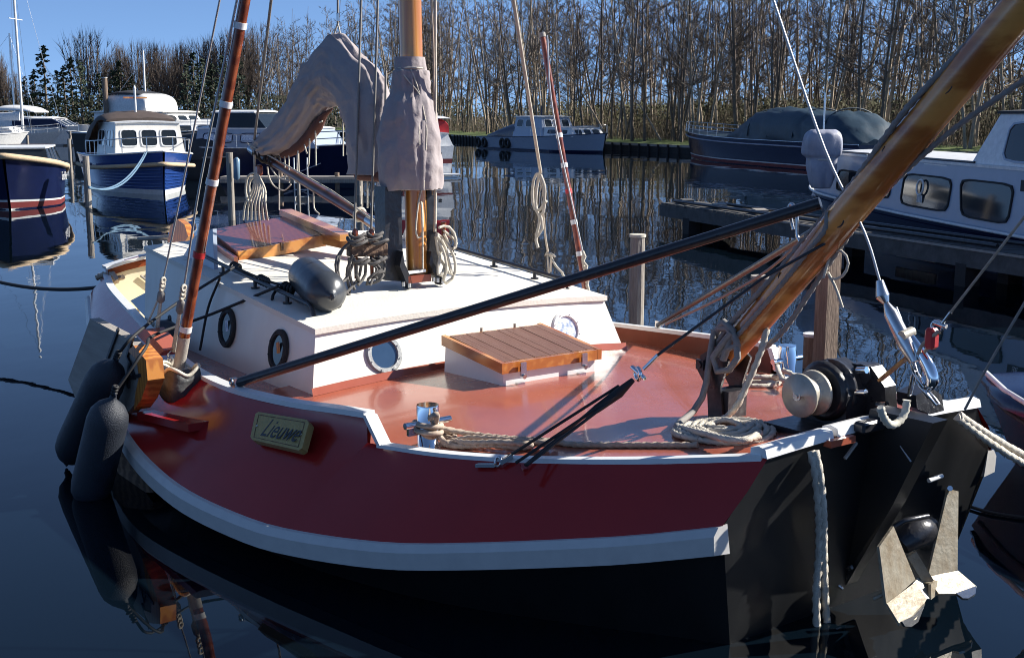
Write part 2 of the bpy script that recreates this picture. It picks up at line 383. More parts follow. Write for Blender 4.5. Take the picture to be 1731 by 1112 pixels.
# deck edge: half beam and rail height
vd, zl = crv([(3.2, .72, .855), (3.44, .84, .81), (3.7, .975, .765), (4.0, 1.12, .72), (4.3, 1.25, .68), (4.65, 1.37, .643), (5.04, 1.46, .612), (5.36, 1.55, .6), (5.75, 1.62, .58), (6.38, 1.65, .56), (7.0, 1.6, .55), (7.7, 1.48, .54), (8.67, 1.29, .54), (9.73, 1.08, .56), (10.9, .85, .6), (11.5, .70, .64)])
_, zh = crv([(5.13, 0, .755), (5.36, 0, .745), (5.75, 0, .715), (6.38, 0, .675), (7.0, 0, .65), (7.7, 0, .632), (8.67, 0, .625), (9.73, 0, .64), (10.9, 0, .67), (11.5, 0, .72)])
vb, zb = crv([(3.24, .94, .58), (3.49, 1.10, .51), (3.69, 1.24, .465), (4.14, 1.53, .375), (4.54, 1.74, .305), (5.08, 1.93, .25), (5.48, 2.02, .235), (6.06, 2.09, .245), (6.68, 2.08, .29), (7.3, 1.99, .33), (8, 1.84, .36), (9, 1.58, .40), (10.5, 1.16, .46), (11.5, .86, .52)])
ze = lambda u: float(np.interp(u, [3.2, 3.6, 4.2, 5.0, 6.1, 7, 9], [.815, .735, .65, .575, .545, .53, .52]))
zc = lambda u: float(np.interp(u, [3.2, 3.6, 4.2, 5.0, 5.7, 6.3, 9], [.84, .785, .705, .672, .66, .64, .62]))
def zdeck(u, v): return zc(u) + (ze(u) - zc(u)) * min(1, abs(v) / vd(u)) ** 2
boat = empty('sailing_boat', BM @ Matrix.Translation((0, 0, 0)), 'red and black wooden sailing boat with white cabin and lowered grey sail cover, nearest boat', 'sailboat')
def bp(name, mb, m, par=None): return mk(name, mb, m, par or boat)
U = list(np.linspace(5.13, 11.5, 46)); UL = list(np.linspace(3.2, 5.13, 26))
ALL = UL + U[1:]
ztop = lambda u: zl(u) if u < 5.1 else zh(u)
for s in (1, -1):
    # red topside leaning inwards above the rubbing strake
    mb = MB(); secs = []
    for u in UL: secs.append([(u + (.0), s * vd(u), zl(u) - .01), (u, s * (vd(u) * .5 + vb(max(u, 3.24)) * .5 + .012), (zl(u) + zb(max(u, 3.24))) / 2), (max(u, 3.24), s * vb(max(u, 3.24)), zb(max(u, 3.24)))])
    secs2 = []
    for u in U: 
        t_ = min(1, (u - 5.13) / 1.4); t_ = t_ * t_ * (3 - 2 * t_); vl_ = vd(u) + (vb(u) - vd(u)) * (zh(u) - zl(u)) / (zh(u) - zb(u)); zm_ = (zl(u) + zb(u)) / 2
        secs2.append([(u, s * vd(u), zh(u) - .01), (u, s * (vd(u) * (1 - t_) + vl_ * t_), zl(u) - .01), (u, s * ((vd(u) * .5 + vb(u) * .5 + .012) * (1 - t_) + ((vl_ + vb(u)) / 2 + .01) * t_), zm_), (u, s * vb(u), zb(u))])
    mb.loft(secs); mb.loft(secs2)
    # the end of the high bulwark where it steps down to the low rail
    bp('red_topside', mb, 'red_paint')
    # rubbing strake with bevelled top
    mb = MB(); q = []
    for u in np.linspace(3.24, 11.5, 70):
        v, z = vb(u), zb(u)
        hh = .115
        q.append([(u, s * (v - .03), z + .005), (u, s * (v + .02), z), (u, s * (v + .045), z - .035), (u, s * (v + .04), z - hh), (u, s * (v - .05), z - hh - .01)])
    mb.loft(q, False, True, True); fixn(bp('rubbing_strake', mb, 'grey_white_paint'))
    # capping rail on the high bulwark, then the sloping step, then the low rail
    mb = MB(); q = []
    for u in U: q.append([(u, s * (vd(u) + .02), zh(u) - .028), (u, s * (vd(u) + .02), zh(u)), (u, s * (vd(u) - .045), zh(u) + .004), (u, s * (vd(u) - .045), zh(u) - .024)])
    mb.loft(q, False, True, True); fixn(bp('bulwark_cap', mb, 'white_paint'))
    mb = MB(); a = Vector((5.13, s * (vd(5.13) - .012), zh(5.13) - .012)); b = Vector((5.04, s * (vd(5.04) - .012), zl(5.04) - .005))
    q = []
    for p in (a, b): q.append([p + Vector((-.022, s * .032, 0)), p + Vector((-.022, -s * .033, 0)), p + Vector((.02, -s * .033, 0)), p + Vector((.02, s * .032, 0))])
    mb.loft(q, False, True, True); fixn(bp('rail_step', mb, 'white_paint'))
    mb = MB(); q = []
    for u in np.linspace(3.22, 5.05, 40): q.append([(u, s * (vd(u) + .018), zl(u) - .032), (u, s * (vd(u) + .018), zl(u) - .004), (u, s * (vd(u) - .035), zl(u)), (u, s * (vd(u) - .035), zl(u) - .03)])
    mb.loft(q, False, True, True); fixn(bp('low_rail', mb, 'white_paint'))
    # inside of the bulwark
    mb = MB(); q = []
    for u in U:
        if u < 9.0: q.append([(u, s * (vd(u) - .03), zh(u) - .02), (u, s * (vd(u) - .012), ze(u) - .02)])
    mb.loft(q, False); bp('bulwark_inside', mb, 'bulwark_brown')
    mb = MB(); q = []
    for u in np.linspace(9.0, 11.45, 14): q.append([(u, s * (vd(u) - .035), zh(u) - .02), (u, s * (vd(u) - .03), .32)])
    mb.loft(q, False); bp('cockpit_side', mb, 'beige_paint')
    # black lower hull
    mb = MB(); q = []
    for u in np.linspace(3.24, 11.5, 60):
        t = (u - 3.24); e = min(1, t / 1.5)
        uw = u + .09 * (1 - e)
        q.append([(u, s * (vb(u) - .01), zb(u) - .05), (uw, s * (vb(u) - .165), .0), (uw + .04 * (1 - e), s * (vb(u) - .36), -.45)])
    mb.loft(q, False); bp('black_hull_side', mb, 'black_paint')
# bow board, flat and nearly upright, as on a punt-bowed Dutch boat
def bowrow(v, k=1):
    return [(3.20, v * .72, .845 + .02 * (1 - v * v)), (3.245, v * .93, .575), (3.33, v * .775, .0), (3.38, v * .6, -.45)]
mb = MB(); mb.loft([bowrow(v) for v in np.linspace(-1, 1, 9)], False); bp('bow_board', mb, 'black_paint')
mb = MB(); mb.loft([[(11.5, v * .70, .70), (11.5, v * .86, .5), (11.5, v * .70, 0), (11.4, v * .5, -.4)] for v in np.linspace(-1, 1, 5)], False); bp('transom', mb, 'red_paint')
mb = MB(); mb.loft([[(11.46, v * .66, .72 + .1 * (1 - v * v)), (11.46, v * .66, .32)] for v in np.linspace(-1, 1, 7)], False)
tr = bp('transom_inside', mb, 'beige_paint')
mb = MB(); mb.strip([((11.42, v * .7, .70 + .1 * (1 - v * v)), (11.42, v * .7, .80 + .1 * (1 - v * v))) for v in np.linspace(-1, 1, 9)], .06); fixn(mk('transom_cap', mb, 'mahogany', tr))
mb = MB(); mb.strip([((11.40, v * .72, .795 + .1 * (1 - v * v)), (11.52, v * .72, .80 + .1 * (1 - v * v))) for v in np.linspace(-1, 1, 9)], .03); fixn(mk('transom_top', mb, 'white_paint', tr))
for a, b in (((11.44, .42, .33), (11.44, .12, .68)), ((11.44, .38, .68), (11.44, -.02, .33)), ((11.44, .28, .72), (11.44, .02, .33))):
    mb = MB(); mb.tube([a, b], .011, 6); mk('lashing', mb, 'rope_grey', tr)
mb = MB(); mb.box((10.2, 0, .31), (2.6, 1.7, .02)); bp('cockpit_floor', mb, 'beige_paint')
# deck, crowned
mb = MB(); q = []
for u in np.linspace(3.21, 6.6, 36):
    q.append([(u, v * (vd(u) - .012), zdeck(u, v * vd(u))) for v in np.linspace(-1, 1, 17)])
mb.loft(q); bp('foredeck', mb, 'deck_red')
for s in (1, -1):
    mb = MB(); q = []
    for u in np.linspace(6.6, 9.0, 18): q.append([(u, s * (vd(u) - .012), ze(u)), (u, s * .95, ze(u) + .02)])
    mb.loft(q); bp('side_deck', mb, 'deck_red')
# bow rail: two caps with a gap for the anchor gear
def rail_piece(v0, v1, col='white_paint', z=.0, wd=.09, u=3.235):
    mb = MB(); n = 6; q = []
    for k in range(n + 1):
        v = v0 + (v1 - v0) * k / n; zz = .862 + .02 * (1 - min(1, abs(v) / .72) ** 2) + z
        q.append([(u - wd / 2, v, zz - .025), (u - wd / 2 + .01, v, zz + .01), (u, v, zz + .018), (u + wd / 2, v, zz + .005), (u + wd / 2, v, zz - .025)])
    mb.loft(q, False, True, True); return fixn(bp('bow_rail', mb, col))
rail_piece(.745, .33); rail_piece(.30, .03, z=.004); rail_piece(-.745, -.33)
mb = MB(); mb.box((3.22, .30, .842), (.11, .16, .03)); bp('fairlead_pad', mb, 'deck_red')
# stem beam that carries the anchor gear: it stands proud of the bow board
mb = MB()
st = [(Pv(1590, 712, .0), .052), (Pv(1520, 850, .0), .046), (Pv(1440, 985, .0), .04)]
q = []
for p, hw in st:
    back = 3.2 + (.86 - p.z) * .15 + .03
    q.append([(p.x, -hw, p.z), (p.x, hw, p.z), (back, hw + .01, p.z), (back, -hw - .01, p.z)])
mb.loft(q, False, True, True); fixn(bp('stem_beam', mb, 'black_paint'))

# ---------------- cabin
UF0, UF1 = 6.25, 6.38
zr = lambda u: .95 + .08 * (u - 6.38)                            # roof edge
UA = 9.3
hv = lambda u: 1.115 - .015 * (u - 6.38)                        # roof half width
hb = lambda u: 1.215 - .03 * (u - 6.25)                         # base half width
mb = MB()
fr = []
for v in np.linspace(-1, 1, 9): fr.append([(UF1, v * 1.115, .95 + .05 * (1 - v * v)), (UF0, v * 1.215, zdeck(6.25, v * 1.215) - .02)])
mb.loft(fr, False)
cab = bp('cabin', mb, 'cabin_white')
for s in (1, -1):
    mb = MB(); q = []
    for u in np.linspace(0, 1, 14):
        a = UF1 + (UA - UF1) * u; b = UF0 + (UA - UF0) * u
        q.append([(a, s * hv(a), zr(a)), (b, s * hb(b), ze(b) - .02)])
    mb.loft(q, False); mk('cabin_side', mb, 'cabin_white', cab)
    mb = MB(); mb.strip([((UF0 - .012 + .004, s * 1.0, zdeck(6.25, 1.0) - .01), (UF0 - .008, s * 1.0, zdeck(6.25, 1.) + .0)), ], .01) if False else None
mb = MB(); mb.loft([[(UF0 - .02, v * 1.22, zdeck(6.22, v * 1.22) + .001), (UF0 - .004, v * 1.22, zdeck(6.25, v * 1.215) + .045)] for v in np.linspace(-1, 1, 12)], False); mk('base_moulding', mb, 'deck_red', cab)
# roof slab with an overhanging lip
mb = MB(); q = []
crown = .035
for u in np.linspace(6.35, UA, 22):
    t = [(u, v * (hv(u) + .018), zr(u) + .012 + crown * (1 - v * v)) for v in np.linspace(-1, 1, 13)]
    b = [(u, v * (hv(u) + .018), zr(u) - .022 + crown * (1 - v * v)) for v in np.linspace(1, -1, 13)]
    q.append(t + b)
mb.loft(q, False, True, True); roof = fixn(bp('cabin_roof', mb, 'roof_white'))
mb = MB()
for u in (7.35, 8.0, 8.62):
    mb.strip([((u, v * hv(u), zr(u) + .0135 + crown * (1 - v * v)), (u + .006, v * hv(u), zr(u) + .0135 + crown * (1 - v * v))) for v in np.linspace(-.97, .97, 12)], .002)
mk('roof_seam', mb, 'grey_wood', roof)
zroof = lambda u, v: zr(u) + .012 + crown * (1 - (v / hv(u)) ** 2)
# quarter boards that run on from the cabin side round the cockpit
for s in (1, -1):
    V0 = 1.06
    pts = [Pv(*p, V0) for p in ((302, 401), (328, 389), (345, 462), (352, 590), (262, 545), (222, 508), (258, 486), (283, 455))]
    pts = [Vector((p.x, s * (V0 + (.75 - p.z) * .22), p.z)) for p in pts]
    mb = MB(); mb.prism(pts, (0, -s * .03, 0)); fixn(bp('cockpit_coaming', mb, 'greyblue_paint_and_shade'))
# portholes
def porthole(c, n, r, glass, ringmat, squash=1.):
    c = Vector(c); n = Vector(n).normalized(); mb = MB(); x = n.orthogonal().normalized(); z = Vector((0, 0, 1)); z = (z - n * z.dot(n)).normalized(); y = z.cross(n)
    N = 36; secs = []
    for k in range(N + 1):
        a = 2 * math.pi * k / N; d = y * math.cos(a) * squash + z * math.sin(a)
        secs.append([c + d * r, c + d * r + n * .016, c + d * (r * .93) + n * .024, c + d * (r * .74) + n * .024, c + d * (r * .70) + n * .010])
    mb.loft(secs, False)
    for k in range(8):
        a = 2 * math.pi * (k + .5) / 8; d = y * math.cos(a) * squash + z * math.sin(a); mb.cyl(c + d * r * .84 + n * .022, c + d * r * .84 + n * .030, r * .035, n=6)
    p = fixn(mk('porthole', mb, ringmat, boat))
    mb = MB(); mb.add([c + (y * math.cos(2 * math.pi * k / N) * squash + z * math.sin(2 * math.pi * k / N)) * r * .72 + n * .012 for k in range(N)], [tuple(range(N))]); mk('glass', mb, glass, p)
    return p
nf = Vector((-(.95 - .56), 0, .13)).normalized() * 1.0
nf = Vector((-.40, 0, .13)).normalized()
def onface(px, py):
    d = Vector(Pu(px, py, 6.3)); z = d.z; uu = UF0 + (z - .55) / .4 * .13; d = Pu(px, py, uu); return Vector((UF0 + (d.z - .55) / .4 * .13 - .001, d.y, d.z))
a = onface(652, 600); b = onface(963, 556)
def mir(p, v): return Vector((p.x, v, p.z))
porthole((a.x, .695, .765), nf, .125, 'glass_blue', 'zinc_ring')
q = porthole((a.x, -.735, .765), nf, .125, 'curtain_pattern', 'white_paint'); q['label'] = 'porthole with white painted ring and patterned pale curtain behind the glass'
for u, z, r, g in ((6.80, .765, .132, 'glass_dark'), (7.62, .79, .135, 'glass_dark')):
    for s in (1, -1):
        t = (zr(u) - z) / (zr(u) - ze(u)); v = hv(u) + (hb(u) - hv(u)) * t
        nn = Vector((.02, s * (zr(u) - ze(u)), (hb(u) - hv(u)))).normalized()
        pp = porthole((u, s * v, z), nn, r, g, 'rubber')
        if s == 1:
            mb = MB(); c = Vector((u, v, z)) + nn * .016
            ring = mk('curtain', MB().add([c + Vector((-.045, .0, -.05)), c + Vector((.005, .0, -.055)), c + Vector((.012, 0, .045)), c + Vector((-.035, 0, .06))], [(0, 1, 2, 3)]), 'orange_wood' if u < 7 else 'curtain_pattern', pp)
# handrails: black tubes on both roof edges
for s in (1, -1):
    mb = MB(); u0, u1 = 6.62, 8.55
    pts = [(u0, s * 1.0, zroof(u0, 1.0) + .0), (u0 + .04, s * 1.0, zroof(u0, 1.) + .055)] + [(u, s * (1.0 - .02 * (u - 6.6)), zroof(u, 1.0) + .06) for u in np.linspace(u0 + .12, u1 - .1, 8)] + [(u1, s * .95, zroof(u1, .95) + .01)]
    mb.tube(smooth_curve(pts, 4), .014, 8)
    hr = bp('hand_rail', mb, 'black_steel')
    for u in (7.0, 7.5, 8.05):
        mb = MB(); mb.cyl((u, s * (1.0 - .02 * (u - 6.6)), zroof(u, 1.) - .005), (u, s * (1.0 - .02 * (u - 6.6)), zroof(u, 1.) + .06), .013, n=8); mb.cyl((u, s * (1 - .02 * (u - 6.6)), zroof(u, 1.) - .002), (u, s * (1 - .02 * (u - 6.6)), zroof(u, 1.) + .012), .03, n=10); mk('rail_foot', mb, 'black_steel', hr)
# forward skylight hatch
fu, bu, fw, bw = 5.53, 6.14, .375, .385
mb = MB()
zf0 = .735; zb0 = .812
secs = [[(fu, v * (fw - .03), zf0) for v in (-1, 1)], [(bu, v * (bw - .03), zb0) for v in (-1, 1)]]
for s in (1, -1):
    mb.add([(fu + .02, s * (fw - .03), zf0), (bu, s * (bw - .03), zb0), (bu + .02, s * (bw - .03), .6), (fu + .02, s * (fw - .03), .6)], [(0, 1, 2, 3)])
mb.add([(fu + .02, -fw + .03, zf0), (fu + .02, fw - .03, zf0), (fu + .02, fw - .03, .6), (fu + .02, -fw + .03, .6)], [(0, 1, 2, 3)])
sky_box = bp('skylight_box', mb, 'white_paint')
mb = MB(); T = .062
q = []
for u, wv, z in ((fu - .01, fw, zf0), (bu, bw, zb0)):
    q.append([(u, wv, z), (u, wv, z + T), (u, wv - .03, z + T), (u, wv - .03, z)])
lid = None
mb = MB(); mb.loft(q, False, True, True); mb.loft([[(a[0], -a[1], a[2]) for a in s_] for s_ in q], False, True, True)
mb.box((fu + .006, 0, zf0 + T / 2), (.03, 2 * fw - .062, T)); mb.box((bu - .03, 0, zb0 + T / 2 - .004), (.03, 2 * bw - .062, T))
lid = fixn(bp('hatch_lid', mb, 'varnish')); NP = 12
for k in range(NP):
    a0 = -1 + 2 * k / NP + .003; a1 = -1 + 2 * (k + 1) / NP - .003; mb = MB()
    f0, f1, b0, b1 = a0 * (fw - .032), a1 * (fw - .032), a0 * (bw - .032), a1 * (bw - .032)
    top = T + .004 * random.random() + .002
    P = [(fu + .022, f0, zf0 + top), (fu + .022, f1, zf0 + top), (bu - .045, b1, zb0 + top - .004), (bu - .045, b0, zb0 + top - .004)]
    mb.prism([Vector(p) - Vector((0, 0, .02)) for p in P], (0, 0, .02)); mk('plank', mb, 'oiled_plank', lid)
for v in (.24, -.22):
    mb = MB(); mb.box((fu - .032, v, zf0 + .02), (.012, .04, .075)); mb.cyl((fu - .05, v, zf0 - .025), (fu - .02, v, zf0 - .02), .014, n=10); mb.box((fu - .004, v, zf0 - .075), (.03, .05, .02)); mb.box((fu + .004, v + .05, zf0 - .085), (.02, .05, .012)); mk('latch', mb, 'steel', lid)
for v in (.1, -.16):
    mb = MB(); mb.cyl((bu - .02, v, zb0 + T - .01), (bu - .02, v, zb0 + T + .02), .01, n=8); mk('hinge', mb, 'brass_dull', lid)
# sliding hatch in mahogany on the starboard half of the roof
A = Pu(354, 389, 9.3); Bq = Pu(492, 364, 9.3); Cq = Pu(546, 396, 8.42); D = Pu(400, 424, 8.42)
mb = MB(); mb.prism([p + Vector((0, 0, -.055)) for p in (A, Bq, Cq, D)], (0, 0, .055)); hat = fixn(bp('sliding_hatch', mb, 'mahogany'))
mb = MB(); mb.beam(D + Vector((-.02, .0, -.045)), Cq + Vector((-.02, 0, -.045)), .03, .085); mk('front_coaming', mb, 'varnish', hat)
mb = MB(); mb.beam((D + Cq) / 2 + Vector((-.04, 0, -.03)), (D + Cq) / 2 + Vector((-.04, .02, -.03)), .012, .06); mk('hatch_clasp', mb, 'weathered_wood', hat)
mb = MB(); mb.beam(Bq + Vector((.1, 0, .02)), Pu(586, 402, 8.05), .11, .05); mk('slide_rail', mb, 'varnish', hat)
mb = MB(); mb.beam(A + Vector((.05, .05, -.06)), D + Vector((-.1, .05, -.06)), .03, .05); mk('slide_rail', mb, 'mahogany', hat)
for p0, p1 in ((Pu(548, 396, 8.4), Pu(640, 418, 7.9)),):
    mb = MB(); mb.beam(p0 + Vector((0, 0, -.03)), p1 + Vector((0, 0, -.02)), .05, .09); mk('slide_rail', mb, 'varnish', hat)
mb = MB(); c = Pv(300, 398, .0); mb.prism([Pv(*p, .15) for p in ((283, 410), (288, 382), (300, 371), (312, 380), (318, 400), (305, 420))], (0, -.06, 0)); fixn(bp('rudder_head', mb, 'orange_wood'))
mb = MB(); mb.tube([Pv(235, 404, .1), Pv(300, 400, .1)], .022, 8); bp('tiller', mb, 'grey_wood')

# ---------------- mast in its tabernacle
ML = (7.04, 0)
mb = MB(); mb.tube([(7.03, 0, 1.1), (7.04, 0, 1.7), (7.06, 0, 2.4), (7.12, 0, 5.5)], [.072, .074, .076, .07], 24); mast = bp('mast', mb, 'varnish_mast')
a = Pv(692, 478, 0)
def tabplate(px0, px1, dv, name='tabernacle_cheek'):
    P = [Pu(*p, 7.0) for p in px0]; mb = MB(); mb.prism(P, (dv, 0, 0)); return fixn(bp(name, mb, 'black_steel'))
ck = tabplate([(652, 474), (651, 316), (678, 318), (681, 440), (684, 476)], None, .14)
tabplate([(722, 466), (722, 322), (737, 318), (739, 400), (742, 462)], None, .14)
for P in (((681, 425), (684, 445), (694, 468), (698, 486), (690, 488), (684, 470), (676, 450)), ((729, 425), (733, 445), (744, 462), (752, 478), (745, 482), (735, 466), (726, 445))):
    mb = MB(); mb.prism([Pu(*p, 6.93) for p in P], (.07, 0, 0)); fixn(bp('tabernacle_foot', mb, 'black_steel'))
for px, py in ((682, 484), (692, 486), (740, 477), (748, 479), (733, 476)):
    mb = MB(); p = Pu(px, py, 6.92); mb.cyl(p, p + Vector((0, 0, .03)), .013, n=6); bp('bolt', mb, 'steel')
mb = MB(); p0 = Pu(688, 461, 6.95); p1 = Pu(718, 457, 6.95); mb.beam(p0, p1, .03, .018); bp('heel_strap', mb, 'white_paint')
mb = MB(); mb.beam(Pu(684, 472, 6.98), Pu(722, 468, 6.98), .10, .05); bp('heel_block', mb, 'bulwark_brown')
# belaying pin rail at starboard of the tabernacle
p0 = Pu(589, 423, 7.02); p1 = Pu(652, 421, 7.02); mb = MB(); mb.beam(p0, p1, .07, .085, bev=.008); pinrail = bp('pin_rail', mb, 'weathered_wood')
for px in (601, 628):
    c = Pu(px, 420, 7.02); mb = MB(); mb.lathe(c + Vector((0, 0, -.2)), c + Vector((0, 0, .13)), [(0, .012), (.55, .014), (.62, .02), (.85, .018), (.95, .021), (1, .01)], 10); mk('belaying_pin', mb, 'mahogany', pinrail)
# boom
b0 = Pv(430, 256, 0); b1 = Pv(645, 385, 0)
mb = MB(); mb.tube([b0.lerp(b1, t) for t in (0, .2, .6, .92)], [.026, .034, .038, .04], 14); boom = bp('boom', mb, 'boom_brown')
mb = MB(); mb.tube([b0.lerp(b1, t) for t in (.915, 1.0)], [.044, .05], 14); mk('gooseneck', mb, 'steel', boom)
mb = MB(); mb.tube([b0.lerp(b1, t) for t in (-.04, .02)], [.03, .034], 12); mk('end_cap', mb, 'steel', boom)
for t in (.85,):
    mb = MB(); mb.ring(b0.lerp(b1, t), b1 - b0, .045, .014, 14, 6); mk('lashing', mb, 'rope_white', boom)
mb = MB(); mb.tube([Pv(*p, .05) for p in ((418, 243), (560, 322), (640, 378))], .007, 6); mk('boom_line', mb, 'rope_white', boom)
for t in (.06, .1, .14, .18):
    mb = MB(); mb.ring(b0.lerp(b1, t) + Vector((0, 0, .02)), b1 - b0, .045 + .015 * random.random(), .012, 14, 6); mk('lashing', mb, 'rope_black', boom)
# sail bundle under its grey cover
outer = [(428, 244), (448, 222), (478, 195), (503, 158), (527, 110), (548, 78), (568, 54), (598, 84), (630, 118), (651, 149), (655, 195), (657, 250), (658, 296)]
inner = [(441, 266), (492, 258), (520, 228), (541, 200), (553, 181), (560, 176), (566, 175), (573, 176), (580, 186), (586, 200), (593, 225), (598, 262), (603, 294)]
def crvpx(L): return smooth_curve([(p[0], p[1], 0) for p in L], 16)
oo, ii = crvpx(outer), crvpx(inner); secs = []
for k, (a, b) in enumerate(zip(oo, ii)):
    A_ = Pv(a.x, a.y, 0); B2 = Pv(b.x, b.y, 0); c = (A_ + B2) / 2; h = (A_ - B2) / 2; th = min(.13, h.length * .7) * (.75 if k < 10 else 1); th = max(th, .05)
    ringp = []
    for j in range(56):
        an = 2 * math.pi * j / 56; p = c + h * math.cos(an) * 1.0 + Vector((0, math.sin(an) * th, 0))
        rid = lambda x, y, z: 1 - 2 * abs(noise.noise(Vector((x, y, z))))
        n1 = noise.noise(p * 4.0) * .03 - .02 + .030 * rid(k * .018, an * 2.4, 3) ** 3 + .018 * rid(k * .03 + an * .5, an * 2.0 - k * .03, 8) ** 3 
        ringp.append(p + (p - c).normalized() * n1 * (1 if th > .06 else .4))
    secs.append(ringp)
mb = MB(); mb.loft(secs, True, True, True); sail = fixn(bp('sail_cover', mb, 'sail_cloth'))
mb = MB(); mb.tube(smooth_curve([Pv(*p, .0) + Vector((0, .0, 0)) for p in ((478, 262), (505, 248), (530, 222), (548, 196), (562, 184))], 6), [.03, .035, .04, .045, .045, .05, .05] + [.045] * 8 + [.04, .035, .03, .025, .02, .018, .015, .012, .01, .006], 8); mk('sail_foot', mb, 'tan_sail', sail)
mb = MB(); mb.tube([Pv(606, 296, .05), Pv(652, 299, .05)], .04, 8); mk('sail_foot', mb, 'tan_sail', sail)
# sleeve laced round the mast
prof = [(97, 672, 714), (118, 671, 714), (122, 669, 715), (150, 667, 718), (160, 665, 719), (175, 658, 723), (200, 653, 728), (235, 651, 731), (270, 650, 735), (300, 651, 737), (322, 656, 737)]
rows_ = smooth_curve([(a, b, c) for a, b, c in prof], 8); secs = []
for k, r_ in enumerate(rows_):
    L_ = Pv(r_.y, r_.x, 0); R_2 = Pv(r_.z, r_.x, 0); c = Pv((r_.y + r_.z) / 2, r_.x, 0)
    rad = (Pu(r_.z, r_.x, 7.04) - Pu(r_.y, r_.x, 7.04)).length / 2
    c = Pu((r_.y + r_.z) / 2, r_.x, 7.04); rg = []
    for j in range(64):
        an = 2 * math.pi * j / 64; d = Vector((math.cos(an), math.sin(an), 0)); rr = rad * (1 + (.02 if k < 8 else .0))
        dd = noise.noise(Vector((c.z * 9, an * 1.2, 0))) * .010 + ((1 - 2 * abs(noise.noise(Vector((c.z * 1.3 + an * .3, an * 2.2, 5))))) ** 3 * .02 + (1 - 2 * abs(noise.noise(Vector((c.z * 5 + an, an * 2.6 - c.z * 3, 9))))) ** 3 * .012) * min(1, k / 16)
        edge = -.02 * math.cos(an * 1) if k == len(rows_) - 1 else 0
        rg.append(c + d * (rr + dd) + Vector((0, 0, edge)))
    secs.append(rg)
mb = MB(); mb.loft(secs, True, True, False); slv = bp('mast_sleeve', mb, 'sail_cloth')
def slp(px, py, off=.012):      # a point on the sleeve, on the side the photo shows
    r_ = min(rows_, key=lambda q_: abs(q_.x - py)); c = Pu((r_.y + r_.z) / 2, r_.x, 7.04); rad = (Pu(r_.z, r_.x, 7.04) - Pu(r_.y, r_.x, 7.04)).length / 2
    t = max(-.95, min(.95, (px - (r_.y + r_.z) / 2) / ((r_.z - r_.y) / 2)))
    tocam = (loc(CAM) - c); tocam.z = 0; tocam.normalize(); side = Vector((-tocam.y, tocam.x, 0))
    if Vector((side.x, side.y, 0)).dot(Pu(r_.z, r_.x, 7.04) - c) < 0: side = -side
    return c + side * (t * rad) + tocam * (math.sqrt(1 - t * t) * rad + off)
mb = MB(); rope([slp(p, 117) for p in (672, 680, 692, 704, 713)], .006, mb=mb, strand=False); rope([slp(680, 117), slp(684, 128), slp(692, 140), slp(706, 160), slp(712, 190), slp(716, 215), slp(715, 252)], .005, mb=mb, strand=False)
rope([slp(694, 118), slp(700, 135), slp(706, 158)], .005, mb=mb, strand=False); rope([slp(705, 208), slp(706, 245)], .006, mb=mb, strand=False); rope([slp(711, 285), slp(713, 312), slp(709, 318)], .006, mb=mb, strand=False)
mk('lacing_cord', mb, 'rope_white', slv)
mb = MB(); n = 0; 
secs = []
for py in (205, 225, 245, 265, 285, 300, 318):
    secs.append([slp(712 - 6 + 2 * math.sin(py), py, .0), slp(712, py, .022), slp(717, py, .0)])
mb.loft(secs); mk('lacing_flap', mb, 'sail_cloth', slv)

# ---------------- bowsprit, a varnished pole rising over the bow
h0 = Pv(1226, 606, 0); far = Pv(1745, -10, 0); dirn = (far - h0).normalized()
w0 = .068
mb = MB(); mb.tube([h0 + dirn * t for t in (-.06, .0, .25, 1.0, 1.9, 3.4)], [w0 * .95, w0, w0 * 1.04, w0 * 1.1, w0 * 1.14, w0 * 1.1], 24); spr = bp('bowsprit', mb, 'varnish')
for (t, an, sc_) in ((.62, .3, 1), (1.02, -.5, .9), (1.42, .2, 1.3), (1.58, .9, .8), (1.78, -.2, 1.2), (.86, 1.0, .7)):
    side = Vector((0, 1, 0)); upv = dirn.cross(side).normalized(); c = h0 + dirn * t; dd = side * math.cos(an) + upv * math.sin(an) * -1
    mb = MB(); c2 = c + dd * (w0 * 1.03); mb.tube([c2 + dirn * (.028 * sc_ * math.cos(k)) + upv * (.014 * sc_ * math.sin(k)) for k in np.linspace(0, 4.6, 9)], .0035, 5); mk('wood_knot', mb, 'black_canvas', spr)
mb = MB()
for v in (.07, -.07):
    P = [Vector((4.16, v, .66)), Vector((4.06, v, .67)), Vector((4.09, v, .88)), Vector((4.04, v, 1.02)), Vector((4.13, v, 1.08)), Vector((4.23, v, 1.02)), Vector((4.25, v, .94)), Vector((4.18, v, .86))]
    mb.prism(P, (0, .014 if v > 0 else -.014, 0))
mb.box((4.10, 0, .76), (.10, .13, .20))
mb.box((4.12, 0, .675), (.26, .22, .02))
fixn(bp('bowsprit_bracket', mb, 'black_steel'))
mb = MB(); mb.tube([(4.2, .13, .98), (4.2, -.13, .98)], .018, 8); mb.box((4.2, .115, .98), (.05, .012, .05)); bp('bracket_pin', mb, 'black_steel')
